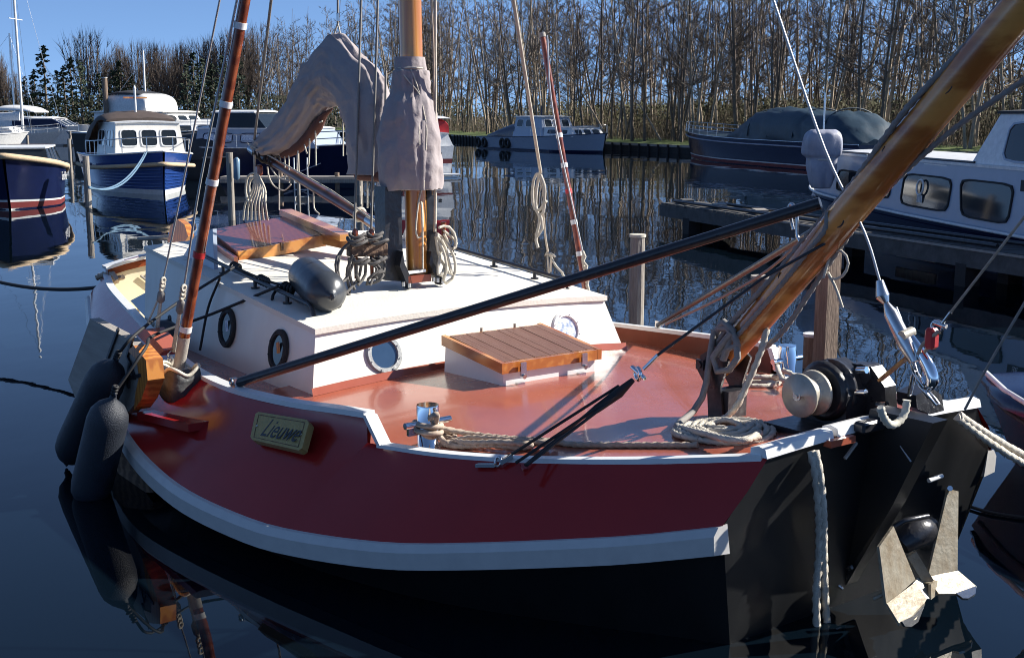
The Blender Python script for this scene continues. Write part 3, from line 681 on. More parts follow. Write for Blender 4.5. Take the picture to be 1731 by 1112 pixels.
# A-frame of two black tubes for lowering the mast
ap = Pv(1392, 343, 0.02)
mb = MB(); mb.tube([(6.36, 1.63, .70), ap + Vector((0, .02, 0))], [.028, .028], 12); af = bp('mast_lowering_leg', mb, 'black_steel')
mb = MB(); mb.tube([(6.36, -1.63, .70), ap + Vector((0, -.03, -.09))], [.017, .017], 10); bp('mast_lowering_leg', mb, 'black_steel')
for s in (1, -1):
    mb = MB(); mb.box((6.36, s * 1.64, .70), (.05, .03, .06)); mb.ring((6.36, s * 1.665, .71), (0, 1, 0), .02, .006, 14, 6); bp('leg_shackle', mb, 'steel')
mb = MB(); pa = [Pv(1341, 388, .04), Pv(1334, 352, .04), Pv(1340, 346, .04), Pv(1347, 362, .04), Pv(1347, 395, .04), Pv(1352, 408, .04)]
mb.tube(smooth_curve(pa, 5), .009, 6); bp('snap_hook', mb, 'steel')
# ---------------- windlass on the foredeck
wc = Vector((3.50, 0, .965))
def lat(v): return Vector((wc.x, v, wc.z))
mb = MB(); mb.lathe(lat(.20), lat(.07), [(0, .02), (0, .098), (.10, .100), (.16, .082), (.62, .070), (.72, .10), (.82, .104), (.9, .07), (1, .07)], 32); wl = bp('windlass', mb, 'brass_dull')
mb = MB(); mb.cyl(lat(.205), lat(.215), .022, n=12); mb.cyl(lat(.212), lat(.222), .01, n=8); mk('drum_nut', mb, 'steel', wl)
mb = MB(); mb.lathe(lat(.05), lat(-.15), [(0, .115), (.1, .14), (.14, .12), (.3, .12), (.34, .14), (.44, .14), (.48, .11), (1, .10)], 26); mk('gypsy', mb, 'black_steel', wl)
mb = MB(); mb.prism([(3.62, .02, .79), (3.38, .02, .80), (3.37, .02, .96), (3.42, .02, 1.06), (3.52, .02, 1.10), (3.62, .02, 1.04), (3.66, .02, .9)], (0, -.16, 0)); fixn(mk('housing', mb, 'black_steel', wl))
mb = MB(); mb.prism([(3.45, -.12, .8), (3.26, -.12, .84), (3.28, -.12, 1.0), (3.36, -.12, 1.08), (3.47, -.12, 1.08)], (0, -.08, 0)); mb.cyl((3.4, -.1, 1.04), (3.4, -.2, 1.04), .05, n=14); fixn(mk('housing', mb, 'black_steel', wl))
for p in ((3.34, .0, .98), (3.38, -.05, 1.07), (3.30, -.1, .92)):
    mb = MB(); mb.cyl(p, Vector(p) + Vector((-.05, 0, .01)), .016, n=10); mk('brake_knob', mb, 'chrome', wl)
mb = MB(); mb.box((3.5, .02, .80), (.34, .42, .03)); bp('windlass_base', mb, 'black_steel')
# bollards
def bollard(u, v, n1='bollard'):
    z = zdeck(u, v); mb = MB(); mb.lathe((u, v, z - .01), (u, v, z + .215), [(0, .062), (.02, .062), (.03, .05), (.97, .056), (1, .054)], 30); b = bp(n1, mb, 'chrome')
    mb = MB(); mb.add([(u + .0535 * math.cos(k / 30 * 2 * math.pi), v + .0535 * math.sin(k / 30 * 2 * math.pi), z + .2155) for k in range(30)], [tuple(range(30))]); mk('bollard_top', mb, 'chrome', b)
    mb = MB(); mb.tube([(u, v - .13, z + .125), (u, v + .13, z + .125)], .017, 12); mb.box((u, v + .085, z + .105), (.02, .06, .06)); mk('cross_bar', mb, 'chrome', b); return b
bollard(4.86, 1.30); bollard(4.86, -1.30)
# name board let into the red topside
C4 = [Vector(Pv(*p, 1.5)) for p in ((437, 699), (528, 714), (514, 766), (427, 746))]
def ontop(px, py, off=0.):
    lo_, hi_ = 1.3, 2.3
    for _ in range(50):
        v = (lo_ + hi_) / 2; p = Pv(px, py, v); t = (zh(p.x) - p.z) / (zh(p.x) - zb(p.x)); sv = vd(p.x) + (vb(p.x) - vd(p.x)) * t
        if v > sv: hi_ = v
        else: lo_ = v
    return p
c = [ontop(437, 699), ontop(528, 714), ontop(514, 766), ontop(427, 746)]
nn = (c[1] - c[0]).cross(c[3] - c[0]).normalized(); nn = nn if nn.y > 0 else -nn
ex = (c[1] - c[0]); ey = (c[3] - c[0])
def nb(a, b, h): return c[0].lerp(c[1], a).lerp(c[3].lerp(c[2], a), b) + nn * h
k1 = .05
poly = [(k1, 0), (1 - k1, 0), (1, .09), (1, .91), (1 - k1, 1), (k1, 1), (0, .91), (0, .09)]
mb = MB(); mb.loft([[nb(a, b, -.02) for a, b in poly], [nb(a, b, .022) for a, b in poly]], False, True, True); board = fixn(bp('name_board', mb, 'plate_brass'))
mb = MB()
for (x0, y0, x1, y1) in ((.07, .1, .93, .1), (.93, .1, .93, .9), (.93, .9, .07, .9), (.07, .9, .07, .1)): mb.tube([nb(x0, y0, .0225), nb(x1, y1, .0225)], .0022, 5)
mk('carved_border', mb, 'weathered_wood', board)
for (x, y) in ((.085, .5), (.92, .5)): mb = MB(); mb.cyl(nb(x, y, .02), nb(x, y, .026), .007, n=10); mk('screw', mb, 'brass_dull', board)
def text_on(parent, s_, origin, xdir, ydir, size, m, name='lettering', shear=0., ext=.001, font=None):
    cu = bpy.data.curves.new(name, 'FONT'); cu.body = s_; cu.size = size; cu.extrude = ext; cu.shear = shear; cu.resolution_u = 3; cu.offset = 0
    tmp = bpy.data.objects.new('t', cu); COL.objects.link(tmp); dg = bpy.context.evaluated_depsgraph_get(); me = bpy.data.meshes.new_from_object(tmp.evaluated_get(dg)); bpy.data.objects.remove(tmp)
    me.materials.clear(); me.materials.append(M[m]); x = Vector(xdir).normalized(); y = Vector(ydir); y = (y - x * y.dot(x)).normalized(); z = x.cross(y)
    mt = Matrix(((x.x, y.x, z.x, origin[0]), (x.y, y.y, z.y, origin[1]), (x.z, y.z, z.z, origin[2]), (0, 0, 0, 1))); me.transform(mt); me.name = name
    o = bpy.data.objects.new(name, me); COL.objects.link(o); o.parent = parent; return o
ht = (c[3] - c[0]).length
tx = text_on(board, 'Lieuwe', nb(.17, .80, .0235), c[1] - c[0], -(c[3] - c[0]), ht * .78, 'black_steel', shear=.25)
wdt = max((v.co - tx.data.vertices[0].co).length for v in tx.data.vertices)
want = (c[1] - c[0]).length * .62
X = (c[1] - c[0]).normalized(); o0 = nb(.17, .80, .0235)
for v in tx.data.vertices:
    d = (v.co - o0).dot(X); v.co += X * d * (want / wdt - 1)
tx['label'] = 'dark painted name Lieuwe'
# shelf and channel where the starboard pole stands
sA = ontop(252, 700); sB = ontop(352, 718)
mb = MB(); A1 = ontop(262, 692); B1 = ontop(350, 712)
out = Vector((0, 1, 0))
mb.prism([A1 - out * .05, B1 - out * .05, B1 + out * .11, A1 + out * .11], (0, 0, -.045)); shelf = fixn(bp('chain_plate_shelf', mb, 'red_paint'))
mb = MB(); m_ = A1.lerp(B1, .25); mb.prism([m_ + out * .09 - Vector((0, 0, .03)), m_ - out * .04 - Vector((0, 0, .03)), m_ + out * .06 - Vector((0, 0, .19))], (.03, 0, 0)); fixn(mk('bracket', mb, 'red_paint', shelf))
mb = MB(); m_ = A1.lerp(B1, .75); mb.prism([m_ + out * .09 - Vector((0, 0, .03)), m_ - out * .04 - Vector((0, 0, .03)), m_ + out * .06 - Vector((0, 0, .16))], (.03, 0, 0)); fixn(mk('bracket', mb, 'red_paint', shelf))
shz = (A1.z + B1.z) / 2
# boarding of the fender slot under the strake (old timber)
P = [Pv(*p, 2.02) for p in ((186, 742), (205, 752), (252, 812), (258, 832), (214, 832), (184, 765))]
mb = MB(); mb.prism(P, (0, -.1, 0)); fixn(bp('hull_fender_block', mb, 'weathered_wood'))
# leeboard hung on the starboard side
lbv = 1.93
P = [Pv(*p, lbv) for p in ((168, 537), (232, 570), (264, 606), (266, 640), (255, 668), (232, 695), (196, 704), (176, 700), (150, 690), (130, 640))]
mb = MB(); mb.prism(P, (0, .06, 0)); lee = fixn(bp('leeboard', mb, 'grey_wood'))
P2 = [Pv(*p, lbv) for p in ((246, 584), (264, 604), (268, 640), (257, 668), (230, 697), (232, 660), (242, 630))]
mb = MB(); mb.prism([p + Vector((0, -.012, 0)) for p in P2], (0, .05, 0)); fixn(mk('varnished_edge', mb, 'orange_wood', lee))
P3 = [Pv(*p, lbv) for p in ((236, 590), (247, 582), (268, 606), (271, 640), (260, 672), (247, 690), (250, 660), (256, 635), (252, 605))]
mb = MB(); mb.prism([p + Vector((0, .075, 0)) for p in P3], (0, -.10, 0)); fixn(mk('edge_board', mb, 'orange_wood', lee))
for a_, b_ in (((225, 570), (215, 600)), ((200, 556), (180, 610)), ((214, 600), (228, 640))):
    mb = MB(); mb.beam(Pv(*a_, lbv + .07), Pv(*b_, lbv + .07), .012, .02); mk('plank_joint', mb, 'black_steel', lee)
mb = MB(); mb.beam(Pv(196, 645, lbv + .075), Pv(238, 634, lbv + .075), .01, .022); mb.beam(Pv(216, 655, lbv + .075), Pv(219, 610, lbv + .075), .01, .03); mk('hinge_strap', mb, 'black_steel', lee)
mb = MB(); P = [Pv(*p, 1.5) for p in ((222, 568), (232, 562), (276, 598), (268, 612))]; mb.prism([Pv(*p, 1.72) for p in ((228, 562), (246, 556), (278, 592), (266, 602))], (0, -.12, 0)); fixn(bp('leeboard_block', mb, 'deck_red'))
# ---------------- wooden shroud poles with white and red bands
def banded_pole(p0, p1, r, bands, lower=None):
    p0 = Vector(p0); p1 = Vector(p1); d = (p1 - p0).normalized(); mb = MB(); mb.tube([p0, p1], [r, r * .95], 12); o = bp('shroud_batten', mb, 'mahogany')
    for t, m in bands:
        c_ = p0.lerp(p1, t); mb = MB(); mb.tube([c_ - d * .018, c_ + d * .018], r * 1.12, 12); mk('band', mb, m, o)
    return o
e0 = Pv(300, 634, 1.70); e1 = Pv(416, -12, 1.45)
bt = [((634 - y) / 646., m) for y, m in ((548, 'white_plastic'), (415, 'red_plastic'), (290, 'white_plastic'), (162, 'white_plastic'), (38, 'white_plastic'))]
banded_pole(e0, e1, .033, bt)
mb = MB(); mb.tube([e0.lerp(e1, -.005), e0.lerp(e1, .11)], .036, 10); bp('batten_foot', mb, 'grey_wood')
f0 = Pv(990, 492, -1.55); f1 = Pv(916, 56, -1.55)
bt = [((492 - y) / 436., m) for y, m in ((430, 'white_plastic'), (377, 'white_plastic'), (325, 'red_plastic'), (281, 'white_plastic'), (231, 'white_plastic'), (60, 'grey_wood'))]
banded_pole(f0, f1, .024, bt)
# ---------------- standing rigging (fixed lines)
def line(pts, r, m='wire', name='shroud', per=6, strand=False):
    mb = MB()
    if strand: rope(pts, r, per, True, mb)
    else: mb.tube(smooth_curve(pts, per) if len(pts) > 2 else [Vector(p) for p in pts], r, 6)
    return bp(name, mb, m)
line([Pv(374, -12, 1.5), Pv(281, 448, 1.6), Pv(270, 482, 1.62)], .006)
line([Pv(403, -12, 1.5), Pv(340, 300, 1.6), Pv(312, 478, 1.62)], .007)
line([Pv(460, -12, .6), Pv(430, 236, .1)], .011, 'rope_grey', 'topping_lift')
line([Pv(436, 240, .02), Pv(428, 262, .02)], .02, 'black_steel', 'block')
line([Pv(866, -12, 0), Pv(904, 230, -.6), Pv(914, 292, -1.0)], .012, 'rope_white', 'topping_lift')
line([Pv(925, 60, -1.5), Pv(935, 190, -1.5), Pv(985, 425, -1.55)], .006, 'wire')
line([Pv(736, -12, -.05), Pv(736, 330, -.1), Pv(735, 392, -.1)], .010, 'rope_white', 'halyard')
line([Pv(728, -12, -.02), Pv(733, 110, -.05), Pv(731, 330, -.1)], .006, 'rope_tan', 'halyard')
for a_, b_, v_ in (((611, -12), (599, 396), .22), ((571, -12), (571, 40), 0.), ((639, -12), (627, 400), .14), ((652, 120), (650, 330), .1)):
    line([Pv(*a_, v_ * .3), Pv(*b_, v_)], .008, 'rope_grey', 'halyard')
line([Pv(571, 40, 0), Pv(564, 60, 0)], .006, 'rope_white', 'halyard'); line([Pv(571, 40, 0), Pv(576, 62, 0)], .006, 'rope_white', 'halyard')
mb = MB(); mb.box(Pv(571, 30, 0), (.03, .02, .07), bev=.008); bp('halyard_block', mb, 'steel')
# forestay with its fittings
fs = line([Pv(1303, -12, 0), Pv(1393, 250, 0), Pv(1460, 390, 0), Pv(1487, 474, 0)], .0065, 'wire', 'forestay')
mb = MB(); mb.tube([Pv(1487, 474, 0), Pv(1492, 500, 0)], [.016, .03], 10); mb.tube([Pv(1492, 500, 0), Pv(1498, 512, 0)], [.03, .014], 10); mk('toggle', mb, 'steel', fs)
mb = MB(); mb.tube([Pv(1498, 512, 0), Pv(1506, 530, 0), Pv(1532, 582, 0), Pv(1545, 612, 0)], [.012, .03, .034, .02], 12); mk('turnbuckle', mb, 'steel', fs)
mb = MB(); mb.tube([Pv(1514, 520, -.03), Pv(1538, 578, -.03)], .008, 8); mk('locking_rod', mb, 'steel', fs)
mb = MB(); mb.tube([Pv(1524, 568, .03), Pv(1542, 560, -.04)], .022, 10); mk('cross_pin', mb, 'brass_dull', fs)
for a_, b_ in (((1538, 600), (1550, 636)), ((1546, 628), (1563, 655)), ((1556, 650), (1572, 672)), ((1545, 632), (1538, 668)), ((1566, 660), (1585, 684))):
    mb = MB(); p_ = Pv(*a_, 0); q_ = Pv(*b_, 0); d_ = q_ - p_; n_ = Vector((0, 1, 0)) * .012; mb.tube([p_ + n_, q_ + n_, q_ - n_, p_ - n_, p_ + n_], .006, 6); mk('shackle', mb, 'steel', fs)
mb = MB(); P = smooth_curve([Pv(*p, -.02) for p in ((1538, 566), (1554, 592), (1570, 620), (1576, 642), (1568, 652), (1560, 636))], 6); mb.tube(P, [.014 + .014 * math.sin(math.pi * k / (len(P) - 1)) for k in range(len(P))], 10); mk('roller_hook', mb, 'chrome', fs)
line([Pv(1740, 356, 0), Pv(1607, 528, 0)], .006, 'rope_tan', 'bobstay')
mb = MB(); mb.tube([Pv(1607, 528, 0), Pv(1592, 548, 0)], .008, 6); mb.tube([Pv(1580, 545, 0), Pv(1600, 552, 0)], .01, 8); mb.ring(Pv(1584, 553, 0), (0, 1, 0), .026, .008, 14, 6); bp('stay_shackle', mb, 'steel')
mb = MB(); mb.box(Pv(1575, 572, 0), (.05, .05, .09), bev=.012); bp('stay_block', mb, 'red_plastic')
line([Pv(1586, 560, .015), Pv(1560, 582, .015), Pv(1552, 598, .0)], .008, 'rope_tan', 'stay_strop'); line([Pv(1582, 568, -.015), Pv(1562, 596, -.015), Pv(1552, 600, -.0)], .008, 'rope_tan', 'stay_strop')
mb = MB(); mb.beam(Pv(1536, 602, 0), Pv(1487, 643, 0), .03, .012); bp('flat_strap', mb, 'orange_wood')
line([Pv(1740, 498, -.05), Pv(1668, 622, -.05), Pv(1631, 692, -.05)], .006, 'rope_grey', 'bobstay')
line([Pv(1504, 726, .05), Pv(1540, 780, .05)], .005, 'wire', 'bobstay')
# anchor chain in a white hose, hanging in a loop over the bow
mb = MB(); P = resample(smooth_curve([Pu(*p, 2.93) for p in ((1488, 688), (1494, 706), (1506, 718), (1520, 712), (1530, 696), (1533, 676))], 6), .012)
mb.tube(P, [.014 + .004 * (k % 2) for k in range(len(P))], 10); bp('anchor_line_hose', mb, 'canvas_white')
mb = MB(); mb.prism([Pu(*p, 3.12) for p in ((1548, 668), (1575, 655), (1592, 668), (1596, 694), (1572, 700), (1550, 690))], (.1, 0, 0)); fixn(bp('stem_head', mb, 'black_steel'))
mb = MB(); mb.box((3.17, .10, .885), (.06, .20, .05), bev=.01); bp('bow_chock', mb, 'black_steel')
mb = MB(); mb.beam(Pu(1428, 775, 3.17), Pu(1448, 748, 3.17), .01, .012); bp('deck_iron', mb, 'grey_wood')
# anchor roller
mb = MB(); rc = Pu(1545, 905, 3.12); mb.tube([rc + Vector((0, .10, -.02)), rc + Vector((-.02, .03, .03)), rc + Vector((-.02, -.05, .02)), rc + Vector((0, -.1, -.05))], [.05, .075, .07, .05], 18); bp('anchor_roller', mb, 'black_steel')
mb = MB(); mb.tube([Pu(1512, 890, 3.06), Pu(1528, 880, 3.03), Pu(1548, 876, 3.02), Pu(1568, 872, 3.02)], .012, 8); bp('roller_guard', mb, 'black_steel')
mb = MB(); mb.tube([Pu(1570, 812, 3.2), Pu(1592, 804, 3.2)], .011, 8); bp('bow_bolt', mb, 'white_plastic')
mb = MB(); mb.tube([Pv(1398, 1000, .1), Pv(1420, 985, .08)], .008, 6); mb.tube([Pv(1407, 980, .1), Pv(1425, 995, .08)], .008, 6); mb.tube([Pv(1434, 960, .08), Pv(1440, 958, .08)], .01, 6); bp('bow_shackle', mb, 'steel')
mb = MB(); pA = Pv(810, 784, 1.25); 
def onfore(px, py, d=0.):
    lo_, hi_ = .8, 2.2
    for _ in range(50):
        v = (lo_ + hi_) / 2; p = Pv(px, py, v); t = (zl(p.x) - p.z) / (zl(p.x) - zb(p.x)); sv = vd(p.x) + (vb(p.x) - vd(p.x)) * t
        if v > sv + d: hi_ = v
        else: lo_ = v
    return p
mb = MB(); mb.beam(onfore(806, 786, .012), onfore(838, 786, .012), .03, .014); mb.ring(onfore(842, 780, .02), (0, 1, .3), .022, .006, 12, 6); mb.beam(onfore(846, 782, .03), onfore(866, 770, .03), .02, .02); bp('tack_shackle', mb, 'steel')
mb = MB(); mb.beam(onfore(882, 785, .01), onfore(888, 794, .01), .02, .01); bp('pad_eye', mb, 'red_paint')

# ================================================================== THINGS ON AND AROUND THE RED BOAT
def deckp(px, py, dz=.0):
    z = .66
    for _ in range(30): p = Pz(px, py, z); z = zdeck(p.x, p.y) + dz
    return p
def roofp(px, py, dz=0.):
    z = 1.05
    for _ in range(40): p = Pz(px, py, z); z = .5 * z + .5 * (zroof(p.x, p.y) + dz)
    return p
def fender(p0, p1, r, m, label, ropepts=None, ropem='rope_black', group=None):
    p0 = Vector(p0); p1 = Vector(p1); d = (p1 - p0); L = d.length; d.normalize()
    e = bthing('fender', p1, label, 'fender', group)
    prof = [(0, .018), (.03, .022), (.05, r * .35), (.09, r * .68), (.15, r * .92), (.22, r), (.78, r), (.86, r * .93), (.92, r * .68), (.95, r * .35), (.97, .022), (1, .018)]
    mb = MB(); P = [p0 + d * L * t for t, _ in prof]; mb.tube(P, [q for _, q in prof], 26); part('body', mb, m, e)
    mb = MB(); mb.ring(p0 - d * .01, Vector((0, 1, 0)), .018, .008, 12, 6); part('eye', mb, m, e)
    mb = MB(); mb.ring(p1, Vector((0, 1, 0)), .016, .008, 12, 6); part('eye', mb, m, e)
    if ropepts:
        mb = MB(); mb.tube(smooth_curve(ropepts, 6), .010, 6)
        for k in range(3): mb.ring(p0 - d * (.015 + .02 * k), d, .012, .009, 10, 5)
        part('line', mb, ropem, e)
    return e
rl = roofp(395, 450, .09); rl2 = roofp(480, 484, .09)
v1 = 2.22
fender(Pv(196, 606, v1 - .12), Pv(112, 782, v1 + .02), .118, 'fender_blue', 'big dark blue cloth-covered fender hanging beside the leeboard, the higher of the two', [Pv(196, 604, v1 - .12), Pv(228, 566, 2.0), Pv(300, 512, 1.55), Pv(395, 452, 1.02)])
fender(Pv(192, 668, v1 - .02), Pv(146, 858, v1 + .10), .118, 'fender_blue', 'big dark blue cloth-covered fender hanging lowest, its end just over the water', [Pv(192, 666, v1 - .02), Pv(245, 590, 2.0), Pv(262, 566, 1.8), Pv(360, 530, 1.25), Pv(470, 484, 1.0)])
fa = roofp(514, 478, .11); fb_ = roofp(548, 506, .11)
e = fender(roofp(510, 458, .128), roofp(562, 502, .128), .128, 'fender_dark', 'dark grey rubber fender lying on the cabin roof beside the hand rail')
mb = MB(); mb.tube(smooth_curve([roofp(556, 505, .05), roofp(552, 515, .015), roofp(572, 518, .012), roofp(576, 515, .012)], 5), .009, 6); mb.tube(smooth_curve([roofp(556, 505, .05), roofp(540, 520, .012), roofp(548, 524, .012), roofp(566, 519, .012)], 5), .009, 6); part('line', mb, 'rope_black', e)
mb = MB()
mb.tube(smooth_curve([roofp(395, 450, .075), roofp(420, 462, .08), roofp(450, 474, .08), roofp(482, 484, .07)], 4), .009, 6)
for (a, b, c_) in (((395, 450), (397, 446), 3), ((440, 472), (446, 468), 4), ((482, 484), (490, 482), 4)):
    for k in range(c_): p = roofp(a[0] + k * 4, a[1] + k * 2, .06); mb.ring(p, Vector((1, .3 * k, .2)), .026, .011, 12, 6)
mb.tube(smooth_curve([roofp(482, 484, .06), roofp(500, 505, .02), roofp(520, 512, .02), roofp(545, 518, .02)], 6), .011, 6); mb.tube(smooth_curve([roofp(482, 484, .06), roofp(470, 488, .05), roofp(462, 498, .03), roofp(460, 506, .015)], 5), .01, 6)
single('fender_line', mb, 'rope_black', 'black line knotted round the starboard hand rail on the cabin roof', 'rope', BM)
mb = MB(); mb.tube(smooth_curve([Pv(372, 470, 1.12), Pv(352, 520, 1.16), Pv(338, 592, 1.22)], 6), .009, 6); single('hanging_line', mb, 'rope_black', 'thin black line hanging down the cabin side aft of the portholes', 'rope', BM)
fender(Pv(286, 540, 1.22), Pv(272, 588, 1.3), .085, 'fender_dark', 'small dark fender standing on the side deck behind the banded pole')
# bag on the shelf round the pole's foot
bc = Pv(304, 668, 1.72); mb = MB(); secs = []
for k, t in enumerate(np.linspace(0, 1, 12)):
    r_ = .115 + .012 * math.sin(t * 3) - (.03 if t < .08 else 0); q = []
    for j in range(24):
        a = 2 * math.pi * j / 24; c_, s_ = math.cos(a), math.sin(a); sq = (abs(c_) ** 4 + abs(s_) ** 4) ** -.25
        n_ = 1 + .16 * noise.noise(Vector((c_ * 2, s_ * 2, t * 3)))
        q.append(Vector((bc.x + c_ * sq * r_ * n_ * 1.1, bc.y + s_ * sq * r_ * n_ * .8, shz + .002 + t * .2 + (.025 * math.sin(j * .9) if t > .9 else 0))))
    secs.append(q)
mb.loft(secs, True, True, True); e = bthing('boot_bag', (bc.x, bc.y, shz), 'dark canvas bag with a pale rolled rim wrapped round the foot of the banded pole', 'bag'); part('bag_body', mb, 'bag_cloth', e)
mb = MB(); P = [secs[-1][j] + Vector((0, 0, .006)) for j in range(24)] ; mb.tube(smooth_curve(P + [P[0]], 2), .012, 6); part('rim', mb, 'canvas_white', e)
mb = MB(); mb.add([Vector((p.x * .96 + bc.x * .04, p.y * .96 + bc.y * .04, p.z)) for p in secs[-1]], [tuple(range(24))]); part('top_cloth', mb, 'canvas_white', e)
# lanyards at the foot of the shrouds
def lanyard(top, bot, label, white=True):
    e = bthing('shroud_tackle', bot, label, 'tackle'); top = Vector(top); bot = Vector(bot); d = bot - top
    mb = MB()
    for o in (-.02, 0, .02): mb.tube([top + d * .38 + Vector((o * .5, 0, 0)), top + d * .95 + Vector((o, 0, 0))], .007, 6)
    part('lanyard', mb, 'rope_white', e)
    mb = MB(); mb.lathe(top + d * .2, top + d * .4, [(0, .01), (.2, .024), (.8, .026), (1, .012)], 10); part('deadeye', mb, 'rope_grey', e)
    mb = MB()
    for t in (.04, .1, .16): mb.ring(top + d * t, Vector((1, .5, .3)), .018, .009, 12, 6)
    part('knot', mb, 'rope_white', e)
    mb = MB(); mb.ring(bot, Vector((1, 0, 0)), .03, .007, 14, 6); part('shackle', mb, 'steel', e)
lanyard(Pv(276, 470, 1.62), Pv(264, 572, 1.62), 'white rope lanyard of three strands at the foot of the aftermost shroud, over the leeboard')
lanyard(Pv(311, 482, 1.66), Pv(292, 600, 1.66), 'white rope lanyard at the foot of the shroud right behind the banded pole')
mb = MB(); mb.tube(smooth_curve([Pv(270, 500, 1.6), Pv(250, 545, 1.65), Pv(238, 570, 1.7)], 5), .007, 6); single('loose_lanyard', mb, 'rope_white', 'single white line slanting from the aftermost shroud down to the leeboard block', 'rope', BM)
mb = MB(); mb.lathe(Pv(290, 604, 1.7), Pv(280, 628, 1.72), [(0, .012), (.1, .022), (.9, .026), (1, .012)], 10); single('turnbuckle', mb, 'steel', 'grey metal turnbuckle hanging outside the rail left of the canvas bag', 'turnbuckle', BM)
# ropes wound on the pin rail and hanging coils
def coil(center, ax, ay, loops, r, jit, m, label, name='rope_coil', tail=None, group=None, twist=True, mtx=BM, a0=0., a1=2 * math.pi):
    P = []; rng = random.Random(hash(label) % 1000 if False else len(label))
    for k in range(loops * 14 + 1):
        a = a0 + (a1 - a0) * k / 14.; w_ = 1 + jit * math.sin(a * .37 + 1) + jit * .6 * math.sin(a * 1.31)
        n_ = Vector(ax).cross(Vector(ay)).normalized()
        P.append(Vector(center) + Vector(ax) * math.cos(a) * w_ + Vector(ay) * math.sin(a) * w_ + n_ * (r * 1.6 * ((k / 14.) - loops / 2) * .8) + Vector((rng.uniform(-1, 1), rng.uniform(-1, 1), rng.uniform(-1, 1))) * r * .5)
    if tail: P += [Vector(t) for t in tail]
    mb = MB(); rope(P, r, 3, twist, mb); return single(name, mb, m, label, 'rope', mtx, group)
pr = lambda px, py, du=0.: Pu(px, py, 6.98 + du)
mb = MB()
for (px, py, w_) in ((601, 405, .055), (604, 398, .05), (606, 410, .06), (630, 402, .06), (634, 396, .05), (640, 408, .065), (607, 438, .05), (612, 443, .045), (632, 442, .055), (640, 438, .05)):
    c_ = pr(px, py); mb.tube(smooth_curve([c_ + Vector((.05 * math.sin(a), w_ * math.cos(a), .012 * math.sin(a * 2))) for a in np.linspace(0, 2 * math.pi, 9)], 3), .011, 6)
single('belayed_halyard', mb, 'rope_dark', 'grey halyards wound in tight turns on the pins of the wooden pin rail', 'rope', BM)
def loopy(pts_, r, m, label, u=6.98, cat='rope', strand=False, name='rope_coil'):
    mb = MB(); 
    for L_ in pts_: rope([Pu(*p, u + (.02 * math.sin(i * 1.7))) for i, p in enumerate(L_)], r, 6, strand, mb)
    return single(name, mb, m, label, cat, BM)
loopy([[(606, 405), (585, 415), (568, 440), (572, 470), (592, 500), (586, 460), (597, 432)], [(600, 436), (590, 462), (578, 478), (571, 455), (577, 425), (597, 405)], [(612, 440), (606, 470), (592, 488), (584, 495)], [(604, 440), (602, 465), (610, 480), (602, 462)], [(618, 440), (617, 466), (605, 482)], [(590, 436), (592, 470), (600, 490)]], .010, 'rope_dark', 'dark grey rope coil hanging from the left end of the pin rail')
loopy([[(628, 440), (640, 450), (648, 465), (642, 474), (632, 478), (618, 480), (628, 466), (646, 456)], [(640, 434), (650, 440), (650, 458), (634, 462), (640, 476)], [(622, 440), (638, 456), (630, 472), (626, 482)]], .010, 'rope_dark', 'dark tangle of grey rope hanging between the pin rail and the mast tabernacle')
loopy([[(738, 395), (750, 405), (766, 430), (770, 455), (762, 474), (748, 478), (755, 455), (750, 425), (738, 402)], [(737, 400), (742, 430), (755, 455), (764, 468), (758, 440), (748, 412), (738, 398)], [(740, 400), (745, 425), (740, 455), (744, 470), (752, 450), (756, 428), (746, 405)]], .011, 'rope_white', 'white halyard coil hanging on the right side of the mast tabernacle', 6.9)
loopy([[(742, 385), (756, 382), (768, 395), (771, 415), (764, 425), (758, 410), (750, 395)], [(750, 390), (762, 400), (772, 410), (766, 422)]], .010, 'rope_white', 'small white rope loop on the pin above the tabernacle coil', 6.9)
mb = MB(); c_ = Pu(750, 390, 6.95); mb.lathe(c_ + Vector((0, 0, -.07)), c_ + Vector((0, 0, .06)), [(0, .012), (.5, .015), (1, .02)], 10); single('belaying_pin', mb, 'mahogany', 'brown wooden belaying pin right of the mast with white rope round it', 'pin', BM)
mb = MB(); rope([Pu(712, 322, 6.93), Pu(707, 345, 6.93), Pu(703, 385, 6.93), Pu(706, 402, 6.93), Pu(713, 398, 6.93), Pu(715, 370, 6.93), Pu(712, 338, 6.93), Pu(714, 380, 6.92), Pu(715, 455, 6.93)], .0065, 6, False, mb); single('cord', mb, 'rope_white', 'thin white cord in a long loop in front of the varnished mast foot', 'rope', BM)
# coils beyond: topping lift coil, boom end coil
mb = MB(); V_ = -1.05
for L_ in ([(914, 292), (903, 300), (900, 335), (906, 356), (918, 348), (921, 318), (914, 296)], [(912, 294), (907, 320), (906, 352), (913, 366), (920, 352), (919, 325), (912, 297)], [(911, 360), (912, 375), (907, 396), (905, 402), (910, 420)], [(913, 362), (917, 385), (908, 400)], [(920, 345), (922, 352), (916, 350), (924, 340)]): rope([Pv(*p, V_) for p in L_], .011, 6, False, mb)
rope([Pv(917, 350, V_), Pv(922, 400, -1.2), Pv(926, 425, -1.3)], .008, 6, False, mb)
single('rope_coil', mb, 'rope_white', 'white rope coil hanging over the port roof edge against the water', 'rope', BM)
mb = MB()
for L_ in ([(926, 425), (922, 432), (930, 428), (938, 434)], [(928, 428), (940, 450), (952, 462)], [(926, 432), (928, 462)], [(932, 430), (931, 462)], [(950, 462), (962, 480), (966, 490)]): rope([Pv(*p, -1.35) for p in L_], .009, 5, False, mb)
single('lift_tackle', mb, 'rope_white', 'knotted white tackle under the topping lift coil at the port hand rail', 'tackle', BM)
mb = MB()
